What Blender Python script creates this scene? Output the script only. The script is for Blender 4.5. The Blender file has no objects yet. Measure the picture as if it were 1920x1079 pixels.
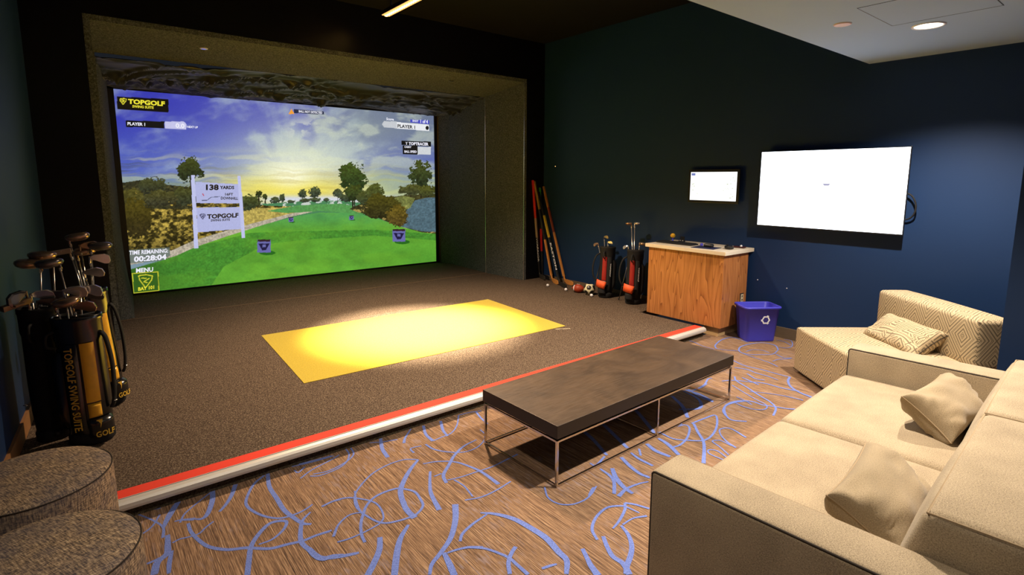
import bpy, bmesh, math, random
import numpy as np
from mathutils import Vector, Matrix
C = bpy.context.scene.collection
PI = math.pi
scene = bpy.context.scene
# ------------------------------------------------------------------ camera, world, light, exposure
H = 1.68
YAW, PITCH, ROLL = math.radians(38.61), math.radians(8.12), math.radians(-0.14)
FPX, CX, CY = 1018.1, 960.0, 479.5
fw = Vector((math.sin(YAW)*math.cos(PITCH), math.cos(YAW)*math.cos(PITCH), -math.sin(PITCH)))
rt = Vector((math.cos(YAW), -math.sin(YAW), 0)); dn = fw.cross(rt)
rt, dn = rt*math.cos(ROLL)+dn*math.sin(ROLL), dn*math.cos(ROLL)-rt*math.sin(ROLL)
cam_d = bpy.data.cameras.new('camera'); cam = bpy.data.objects.new('camera', cam_d); C.objects.link(cam)
cam.matrix_world = Matrix(((rt.x, -dn.x, -fw.x, 0), (rt.y, -dn.y, -fw.y, 0), (rt.z, -dn.z, -fw.z, H), (0, 0, 0, 1)))
cam_d.sensor_width = 36; cam_d.lens = 36*FPX/1920; cam_d.shift_y = -(1079/2-CY)/1920; cam_d.clip_start = .02
scene.camera = cam
w = bpy.data.worlds.new('world'); scene.world = w; w.use_nodes = True
w.node_tree.nodes['Background'].inputs[0].default_value = (.5, .6, .8, 1)
w.node_tree.nodes['Background'].inputs[1].default_value = .02
vs = scene.view_settings; vs.view_transform = 'Standard'; vs.look = 'None'; vs.gamma = 1; vs.use_curve_mapping = False
vs.exposure = 0.0

WARM = (1.0, .86, .69); AMBER = (1.0, .74, .50)
def spot(name, loc, target, power, color, size, blend, radius, parent=None):
    d = bpy.data.lights.new(name, 'SPOT'); d.energy = power; d.color = color
    d.spot_size = math.radians(size); d.spot_blend = blend; d.shadow_soft_size = radius
    o = bpy.data.objects.new(name, d); C.objects.link(o)
    o.location = loc; o.rotation_euler = (Vector(target)-Vector(loc)).to_track_quat('-Z', 'Y').to_euler()
    return o
# recessed downlights in the low white ceiling (the visible one first), and the track light over the platform
DOWN = [(4.65, 1.27), (2.85, 1.22), (.85, 1.15), (2.75, -.75), (4.0, -.9), (.6, -.8)]
DPOW = [405, 385, 110, 30, 40, 15]
for (x, y), p in zip(DOWN, DPOW):
    spot('downlight_lamp', (x, y, 2.69), (x, y, 0), p, WARM, 130 if p > 400 else 116, .7 if p > 400 else .9, .03)
spot('track_light_lamp', (2.86, 5.0, 3.42), (2.74, 4.95, .1), 8000, (1, .83, .58), 43, 1, .05)
spot('track_wash_lamp', (2.86, 4.6, 3.42), (2.86, 4.5, .1), 1150, AMBER, 116, .8, .08)

# ------------------------------------------------------------------ materials
def lin(c):
    return tuple(((v/255)/12.92 if v/255 <= .04045 else ((v/255+.055)/1.055)**2.4) for v in c)
class NT:
    def __init__(s, name):
        s.m = bpy.data.materials.new(name); s.m.use_nodes = True; s.t = s.m.node_tree
        s.b = s.t.nodes['Principled BSDF']; s.out = s.t.nodes['Material Output']
    def n(s, typ, **kw):
        nd = s.t.nodes.new(typ)
        for k, v in kw.items():
            if k.startswith('i_'):
                key = k[2:]; key = int(key) if key.isdigit() else key.replace('_', ' ')
                if isinstance(v, bpy.types.NodeSocket): s.t.links.new(v, nd.inputs[key])
                else: nd.inputs[key].default_value = v
            else: setattr(nd, k, v)
        return nd
    def math(s, op, a, b=0.0, c=None):
        nd = s.n('ShaderNodeMath', operation=op, i_0=a, i_1=b)
        if c is not None:
            if isinstance(c, bpy.types.NodeSocket): s.t.links.new(c, nd.inputs[2])
            else: nd.inputs[2].default_value = c
        return nd.outputs[0]
    def coord(s, kind='Object', scale=(1, 1, 1), rot=(0, 0, 0)):
        tc = s.n('ShaderNodeTexCoord'); mp = s.n('ShaderNodeMapping', i_Vector=tc.outputs[kind])
        mp.inputs['Scale'].default_value = scale; mp.inputs['Rotation'].default_value = rot
        return mp.outputs[0]
    def noise(s, vec, scale, detail=2, rough=.5, dist=0):
        return s.n('ShaderNodeTexNoise', i_Vector=vec, i_Scale=scale, i_Detail=detail, i_Roughness=rough, i_Distortion=dist).outputs[0]
    def ramp(s, fac, stops, interp='LINEAR'):
        nd = s.n('ShaderNodeValToRGB', i_Fac=fac); r = nd.color_ramp; r.interpolation = interp
        while len(r.elements) < len(stops): r.elements.new(.5)
        for e, (p, c) in zip(r.elements, stops): e.position = p; e.color = (*c, 1) if len(c) == 3 else c
        return nd.outputs[0]
    def mix(s, f, a, b, mode='MIX'):
        nd = s.n('ShaderNodeMix', data_type='RGBA', blend_type=mode)
        for sock, v in ((nd.inputs[0], f), (nd.inputs[6], a), (nd.inputs[7], b)):
            if isinstance(v, bpy.types.NodeSocket): s.t.links.new(v, sock)
            elif isinstance(v, tuple): sock.default_value = (*v, 1)[:4]
            else: sock.default_value = v
        return nd.outputs[2]
    def col(s, v):
        if isinstance(v, tuple): s.b.inputs['Base Color'].default_value = (*v, 1)
        else: s.t.links.new(v, s.b.inputs['Base Color'])
        return s
    def bump(s, h, st=.3, dist=.002):
        nd = s.n('ShaderNodeBump', i_Height=h, i_Strength=st, i_Distance=dist); s.t.links.new(nd.outputs[0], s.b.inputs['Normal']); return s
    def p(s, rough=.6, metal=0, spec=.5, **kw):
        s.b.inputs['Roughness'].default_value = rough; s.b.inputs['Metallic'].default_value = metal
        s.b.inputs['Specular IOR Level'].default_value = spec
        for k, v in kw.items(): s.b.inputs[k.replace('_', ' ')].default_value = v
        return s
MAT = {}
def simple(name, c, rough=.5, metal=0, spec=.5, var=.12, vs_=30, **kw):
    t = NT(name); nz = t.noise(t.coord(), vs_, 3)
    t.col(t.mix(nz, tuple(x*(1-var) for x in c), tuple(min(1, x*(1+var)) for x in c))).p(rough, metal, spec, **kw)
    MAT[name] = t.m; return t.m
def emis(name, c, st):
    t = NT(name); t.p(.4); t.col((.02, .02, .02)); t.b.inputs['Emission Color'].default_value = (*c, 1); t.b.inputs['Emission Strength'].default_value = st
    MAT[name] = t.m; return t.m

# carpet of the lounge: brown heather in streaks along Y
t = NT('lounge_carpet')
st = t.noise(t.coord('Object', (230, 2.4, 1)), 1, 3, .6); st2 = t.noise(t.coord('Object', (330, 14, 1)), 1, 2, .6); pat = t.noise(t.coord(), 2.6, 2)
f = t.math('ADD', t.math('MULTIPLY', st, .6), t.math('MULTIPLY', st2, .4))
base = t.ramp(f, [(.34, lin((56, 43, 38))), (.46, lin((108, 84, 66))), (.56, lin((146, 116, 90))), (.68, lin((186, 158, 130)))])
lav = t.ramp(t.noise(t.coord('Object', (60, 12, 1)), 1, 3), [(.52, (0, 0, 0)), (.66, (1, 1, 1))])
f2 = t.math('MULTIPLY', lav, t.ramp(pat, [(.45, (0, 0, 0)), (.62, (.6, .6, .6))]))
t.col(t.mix(f2, base, lin((138, 124, 128)))).p(.95, 0, .15).bump(f, .5, .004); MAT['carpet'] = t.m
t = NT('carpet_scroll'); nz = t.noise(t.coord(), 260, 2)
t.col(t.ramp(nz, [(.3, lin((84, 98, 164))), (.7, lin((120, 140, 208)))])).p(.95, 0, .1).bump(nz, .5, .003); MAT['scroll'] = t.m
def turf(name, stops, sc=240):
    t = NT(name); nz = t.noise(t.coord(), sc, 3, .7); n2 = t.noise(t.coord(), sc*.36, 2, .6)
    f = t.math('ADD', t.math('MULTIPLY', nz, .6), t.math('MULTIPLY', n2, .4))
    t.col(t.ramp(f, stops)).p(.95, 0, .12).bump(f, .7, .006); MAT[name] = t.m
turf('platform_turf', [(.38, lin((34, 26, 22))), (.5, lin((78, 64, 54))), (.58, lin((128, 112, 94))), (.68, lin((200, 184, 160)))], 300)
turf('yellow_turf', [(.36, lin((160, 138, 36))), (.5, lin((188, 166, 44))), (.62, lin((210, 188, 64)))])
MAT['yellow_turf'].node_tree.nodes['Principled BSDF'].inputs['Sheen Weight'].default_value = .3
MAT['yellow_turf'].node_tree.nodes['Principled BSDF'].inputs['Sheen Roughness'].default_value = .5
turf('bay_felt', [(.38, lin((46, 48, 49))), (.5, lin((80, 83, 83))), (.62, lin((114, 117, 115)))], 170)
turf('riser_turf', [(.38, lin((30, 26, 20))), (.5, lin((66, 58, 46))), (.62, lin((98, 88, 70)))])
# walls
t = NT('navy_wall'); nz = t.noise(t.coord(), 1.2, 3); fine = t.noise(t.coord(), 220, 2)
t.col(t.mix(nz, lin((19, 44, 82)), lin((21, 48, 88)))).p(.55, 0, .3).bump(fine, .12, .001); MAT['navy'] = t.m
simple('black_wall', (.0025, .0025, .003), .32, 0, .35)
simple('black_ceiling', (.0025, .0025, .0035), .8, 0, .2)
simple('white_ceiling', lin((158, 178, 204)), .9, 0, .2, .02, 2)
simple('baseboard', lin((104, 88, 70)), .6)
simple('baseboard_wood', lin((150, 104, 62)), .55)
simple('red_strip', lin((222, 66, 48)), .7, 0, .2, .05, 60)
simple('silver', lin((206, 202, 196)), .42, .25, .5, .04)
simple('groove', (.03, .03, .03), .5)
simple('pale_trim', lin((120, 96, 70)), .7)
# fabrics
def fabric(name, a, b, sc=420, bst=.35):
    t = NT(name); n1 = t.noise(t.coord('UV', (sc, sc*.5, 1)), 1, 2, .7); n2 = t.noise(t.coord('UV', (sc*.45, sc, 1)), 1, 2, .7); n3 = t.noise(t.coord(), 6, 2)
    f = t.math('ADD', t.math('ADD', t.math('MULTIPLY', n1, .42), t.math('MULTIPLY', n2, .42)), t.math('MULTIPLY', n3, .16))
    t.col(t.ramp(f, [(.36, a), (.62, b)])).p(.9, 0, .15, Sheen_Weight=.15).bump(f, bst, .002); MAT[name] = t.m
fabric('sofa_fabric', lin((112, 98, 80)), lin((184, 166, 138)), 360)
fabric('pillow_fabric', lin((122, 108, 86)), lin((170, 152, 124)), 420)
simple('piping', lin((52, 43, 34)), .85)
t = NT('ottoman_tweed')   # woven brown, grey and blue-grey threads
u1 = t.noise(t.coord('UV', (190, 30, 1), (0, 0, .5)), 1, 2, .7); u2 = t.noise(t.coord('UV', (36, 210, 1)), 1, 2, .7); n3 = t.noise(t.coord(), 9, 2)
f = t.math('ADD', t.math('MULTIPLY', u1, .55), t.math('MULTIPLY', u2, .45))
c = t.ramp(f, [(.36, lin((60, 54, 56))), (.46, lin((124, 106, 90))), (.55, lin((186, 158, 126))), (.66, lin((232, 206, 170)))])
t.col(t.mix(t.ramp(n3, [(.4, (0, 0, 0)), (.65, (.45, .45, .45))]), c, lin((84, 84, 98)))).p(.9, 0, .15).bump(f, .6, .003); MAT['tweed'] = t.m
# patterned lounge-chair fabric: nested dotted diamonds
t = NT('diamond_fabric'); uv = t.n('ShaderNodeSeparateXYZ', i_0=t.coord('UV')); U, V = uv.outputs[0], uv.outputs[1]
a = t.math('ABSOLUTE', t.math('SUBTRACT', t.math('FRACT', t.math('DIVIDE', U, .23)), .5))
b = t.math('ABSOLUTE', t.math('SUBTRACT', t.math('FRACT', t.math('DIVIDE', V, .30)), .5))
d = t.math('ADD', a, b); k = t.math('MULTIPLY', d, 9.0); ring = t.math('FRACT', k); idx = t.math('FLOOR', k)
line = t.math('LESS_THAN', t.math('ABSOLUTE', t.math('SUBTRACT', ring, .5)), .19)
band = t.math('GREATER_THAN', t.math('MODULO', t.math('ADD', idx, .5), 3), 1.9)
dots = t.math('GREATER_THAN', t.math('SINE', t.math('MULTIPLY', t.math('SUBTRACT', a, b), 125)), .1)
thick = t.math('LESS_THAN', t.math('ABSOLUTE', t.math('SUBTRACT', ring, .5)), .34)
dk = t.math('MAXIMUM', t.math('MULTIPLY', line, t.math('SUBTRACT', 1.0, band)), t.math('MULTIPLY', t.math('MULTIPLY', thick, band), dots))
wv = t.noise(t.coord('UV', (500, 500, 1)), 1, 2, .7)
dk2 = t.math('MULTIPLY', dk, t.ramp(wv, [(.35, (.35, .35, .35)), (.6, (1, 1, 1))]))
tone = t.math('SUBTRACT', 1.0, t.math('MULTIPLY', t.math('SUBTRACT', 1.0, band), .15))
t.col(t.mix(t.math('MULTIPLY', dk2, tone), t.ramp(wv, [(.35, lin((178, 156, 124))), (.65, lin((212, 192, 158)))]), lin((38, 34, 32)))).p(.9, 0, .15).bump(wv, .4, .002); MAT['diamond'] = t.m
# wood of the console: vertical cathedral grain
t = NT('console_wood'); v = t.coord('UV', (1, .11, 1))
n1 = t.noise(v, 5.5, 2, .5, .25); rings = t.math('FRACT', t.math('MULTIPLY', n1, 17)); fine = t.noise(t.coord('UV', (260, 6, 1)), 1, 2, .6)
f = t.math('ADD', t.math('MULTIPLY', t.math('POWER', rings, .35), .55), t.math('MULTIPLY', fine, .45))
t.col(t.ramp(f, [(.3, lin((112, 64, 32))), (.55, lin((160, 100, 54))), (.85, lin((188, 126, 74)))])).p(.42, 0, .4); MAT['wood'] = t.m
simple('laminate_top', lin((218, 205, 184)), .4, 0, .4, .05)
t = NT('table_top_metal'); n1 = t.noise(t.coord(), 3.5, 4, .6, .6); n2 = t.noise(t.coord('Object', (8, 120, 8)), 1, 2)
t.col(t.ramp(n1, [(.3, lin((60, 47, 36))), (.7, lin((86, 68, 51)))])).p(.42, .25, .5)
t.t.links.new(t.ramp(n2, [(.3, (.4, .4, .4)), (.7, (.55, .55, .55))]), t.b.inputs['Roughness']); MAT['table_top'] = t.m
simple('table_side', lin((38, 32, 27)), .4, .2)
simple('chrome', (.62, .58, .53), .16, 1, .5, .02)
simple('bin_blue', lin((66, 66, 196)), .4, 0, .5, .06)
simple('white_paint', lin((225, 225, 230)), .6, 0, .3, .02)
simple('black_plastic', (.012, .012, .014), .35)
simple('black_rubber', (.014, .014, .016), .7, 0, .3)
simple('black_vinyl', (.010, .010, .011), .2, 0, .8)
simple('bag_cloth', (.012, .012, .014), .75, 0, .3)
simple('yellow_vinyl', lin((246, 184, 52)), .3)
simple('gold_print', lin((240, 196, 70)), .4)
simple('red_vinyl', lin((150, 28, 26)), .5)
simple('grey_vinyl', lin((150, 128, 110)), .5)
simple('orange_patch', lin((232, 92, 42)), .6)
simple('club_steel', (.76, .72, .68), .2, .75, .5, .05)
simple('club_dark', (.16, .14, .13), .22, .6)
simple('club_bronze', (.44, .29, .19), .25, .7)
simple('cloth_black', (.010, .010, .012), .45, 0, .5, .1, 30, Sheen_Weight=.3)
simple('football_leather', lin((150, 52, 24)), .55)
simple('stick_wood', lin((206, 138, 68)), .5)
simple('stick_black', (.014, .014, .016), .4)
simple('stick_red', lin((190, 28, 40)), .5)
simple('stick_green', lin((60, 170, 50)), .5)
simple('stick_yellow', lin((200, 165, 40)), .5)
simple('yellow_ball', lin((236, 180, 30)), .4)
simple('dark_navy', lin((22, 26, 66)), .6)
simple('almond', lin((205, 190, 160)), .5)
emis('tv_glow', (.80, .88, 1.0), 4.5); emis('monitor_glow', (1, 1, .98), 1.25)
emis('lamp_glow', (1, .90, .74), 9); emis('track_glow', (1, .56, .16), 7)
emis('text_white', (.85, .85, .95), 1); emis('text_yellow', lin((236, 226, 60)), 1); emis('text_dark', (.015, .015, .02), .5)
emis('tv_text', (.35, .35, .5), 1.2)

# ------------------------------------------------------------------ mesh helpers
class G:
    def __init__(s): s.v = []; s.f = []; s.m = []; s.s = []
    def add(s, vs, fs, mi=0, smooth=False, M=None):
        o = len(s.v)
        for v in vs:
            v = Vector(v); s.v.append(tuple(M @ v) if M else tuple(v))
        for f in fs: s.f.append([i+o for i in f]); s.m.append(mi); s.s.append(smooth)
        return s
    def box(s, x0, x1, y0, y1, z0, z1, mi=0, M=None):
        return s.add([(x, y, z) for z in (z0, z1) for y in (y0, y1) for x in (x0, x1)],
            [(0, 2, 3, 1), (4, 5, 7, 6), (0, 1, 5, 4), (2, 6, 7, 3), (0, 4, 6, 2), (1, 3, 7, 5)], mi, False, M)
    def tube(s, pts, r, n=8, mi=0, closed=False, M=None, caps=True, flat=1.0):
        pts = [Vector(p) for p in pts]; N = len(pts); R = r if isinstance(r, (list, tuple)) else [r]*N
        vs = []; up = None
        for i, p in enumerate(pts):
            a = pts[(i-1) % N] if (closed or i > 0) else p; b = pts[(i+1) % N] if (closed or i < N-1) else p
            d = (b-a).normalized()
            if up is None: up = Vector((0, 0, 1)) if abs(d.z) < .9 else Vector((1, 0, 0))
            x = d.cross(up).normalized(); y = x.cross(d).normalized(); up = y
            for k in range(n):
                an = 2*PI*(k+.5)/n; vs.append(p + (x*math.cos(an)*flat + y*math.sin(an))*R[i])
        fs = []
        for i in range(N if closed else N-1):
            j = (i+1) % N
            for k in range(n): fs.append((i*n+k, i*n+(k+1) % n, j*n+(k+1) % n, j*n+k))
        s.add(vs, fs, mi, n > 5, M)
        if caps and not closed:
            o = len(s.v)-len(vs)
            s.f.append([o+k for k in range(n)][::-1]); s.m.append(mi); s.s.append(False)
            s.f.append([o+(N-1)*n+k for k in range(n)]); s.m.append(mi); s.s.append(False)
        return s
    def lathe(s, prof, n=24, mi=0, M=None, sx=1, sy=1, smooth=True):
        vs = []; fs = []
        for r, z in prof:
            for k in range(n): a = 2*PI*k/n; vs.append((r*math.cos(a)*sx, r*math.sin(a)*sy, z))
        for i in range(len(prof)-1):
            for k in range(n): fs.append((i*n+k, i*n+(k+1) % n, (i+1)*n+(k+1) % n, (i+1)*n+k))
        return s.add(vs, fs, mi, smooth, M)
    def prism(s, poly, z0, z1, mi=0, M=None):
        n = len(poly); vs = [(x, y, z0) for x, y in poly]+[(x, y, z1) for x, y in poly]
        return s.add(vs, [tuple(range(n))[::-1], tuple(range(n, 2*n))]+[(i, (i+1) % n, n+(i+1) % n, n+i) for i in range(n)], mi, False, M)
    def rbox(s, size, r, puff=(0, 0, 0), n=6, k=3, mi=0, M=None, fn=None):
        h = [x/2 for x in size]
        def ticks(hh):
            a = [hh-r+r*math.tan(PI/4*i/k) for i in range(k+1)]
            inner = [-(hh-r)+2*(hh-r)*i/n for i in range(1, n)]
            return [-x for x in a[::-1]]+inner+a
        T = [ticks(x) for x in h]; idx = {}; vs = []; fs = []
        def vid(p):
            key = tuple(round(x, 5) for x in p)
            if key in idx: return idx[key]
            q = Vector(p); inn = Vector([max(-(h[i]-r), min(h[i]-r, q[i])) for i in range(3)]); d = q-inn
            if d.length > 1e-9: q = inn+d.normalized()*r
            g = [1-(q[i]/h[i])**2 for i in range(3)]
            for i in range(3):
                if puff[i]:
                    j, l = (i+1) % 3, (i+2) % 3
                    q[i] += puff[i]*(q[i]/h[i])*max(0, g[j])**.7*max(0, g[l])**.7
            if fn: q = Vector(fn(q))
            idx[key] = len(vs); vs.append(tuple(q)); return idx[key]
        for ax in range(3):
            j, l = (ax+1) % 3, (ax+2) % 3
            for sg in (-1, 1):
                for a0, a1 in zip(T[j][:-1], T[j][1:]):
                    for b0, b1 in zip(T[l][:-1], T[l][1:]):
                        qd = []
                        for aa, bb in ((a0, b0), (a1, b0), (a1, b1), (a0, b1)):
                            p = [0, 0, 0]; p[ax] = sg*h[ax]; p[j] = aa; p[l] = bb; qd.append(vid(p))
                        fs.append(qd if sg > 0 else qd[::-1])
        return s.add(vs, fs, mi, True, M)
def obj(name, g, mats, parent=None, loc=None, bev=0, sub=0, autos=False):
    if not isinstance(mats, (list, tuple)): mats = [mats]
    me = bpy.data.meshes.new(name); me.from_pydata(g.v, [], g.f)
    for m in mats: me.materials.append(MAT[m] if isinstance(m, str) else m)
    me.polygons.foreach_set('material_index', g.m); me.polygons.foreach_set('use_smooth', g.s)
    uv = me.uv_layers.new(name='UVMap'); L = len(me.loops)
    vi = np.empty(L, int); me.loops.foreach_get('vertex_index', vi); co = np.empty(len(me.vertices)*3); me.vertices.foreach_get('co', co); co = co.reshape(-1, 3)
    nr = np.empty(len(me.polygons)*3); me.polygons.foreach_get('normal', nr); nr = np.abs(nr.reshape(-1, 3)); lt = np.empty(len(me.polygons), int); me.polygons.foreach_get('loop_total', lt)
    ax = np.repeat(nr.argmax(1), lt); c = co[vi]; out = np.empty((L, 2))
    out[:, 0] = np.where(ax == 0, c[:, 1], c[:, 0]); out[:, 1] = np.where(ax == 2, c[:, 1], c[:, 2])
    uv.data.foreach_set('uv', out.ravel()); me.update()
    o = bpy.data.objects.new(name, me); C.objects.link(o); o.parent = parent
    if loc: o.location = loc
    if bev: b = o.modifiers.new('bevel', 'BEVEL'); b.width = bev; b.segments = 3; b.limit_method = 'ANGLE'; b.harden_normals = False
    if sub: b = o.modifiers.new('subsurf', 'SUBSURF'); b.levels = sub; b.render_levels = sub
    return o
def tag(o, label, cat, group=None):
    o['label'] = label; o['category'] = cat
    if group: o['group'] = group
    return o
def thing(name, label, cat, loc=(0, 0, 0), rotz=0, group=None):
    o = bpy.data.objects.new(name, None); C.objects.link(o); o.location = loc; o.rotation_euler = (0, 0, rotz); o.empty_display_size = .1
    return tag(o, label, cat, group)
def struct(name, g, m, **k):
    o = obj(name, g, m, **k); o['kind'] = 'structure'; return o
def B(*a, **k): return G().box(*a, **k)
_tc = {}
def text_geo(s, bold=.012):
    if s in _tc: return _tc[s]
    cu = bpy.data.curves.new('t', 'FONT'); cu.body = s; cu.size = 1; cu.offset = bold; cu.resolution_u = 2
    o = bpy.data.objects.new('t', cu); C.objects.link(o); dg = bpy.context.evaluated_depsgraph_get(); dg.update()
    me = o.evaluated_get(dg).to_mesh(); v = [tuple(x.co) for x in me.vertices]; f = [tuple(p.vertices) for p in me.polygons]
    o.evaluated_get(dg).to_mesh_clear(); bpy.data.objects.remove(o); bpy.data.curves.remove(cu)
    a = np.array(v); mn = a.min(0); sz = a.max(0)-mn
    v = [((x-mn[0])/sz[0], (y-mn[1])/sz[1]) for x, y, z in v]; _tc[s] = (v, f); return _tc[s]
def text(g, s, P, wv, hv, mi=0, bold=.012):
    """put the string s on the parallelogram P, P+wv, P+hv"""
    v, f = text_geo(s, bold); P, wv, hv = Vector(P), Vector(wv), Vector(hv)
    return g.add([P+wv*x+hv*y for x, y in v], f, mi)
def crom(P, n=6):
    P = [np.array(p, float) for p in P]; Q = [2*P[0]-P[1]]+P+[2*P[-1]-P[-2]]; out = []
    for i in range(1, len(Q)-2):
        a, b, c, d = Q[i-1:i+3]
        for k in range(n):
            u = k/n; out.append(.5*((2*b)+(-a+c)*u+(2*a-5*b+4*c-d)*u*u+(-a+3*b-3*c+d)*u**3))
    out.append(P[-1]); return out
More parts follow.
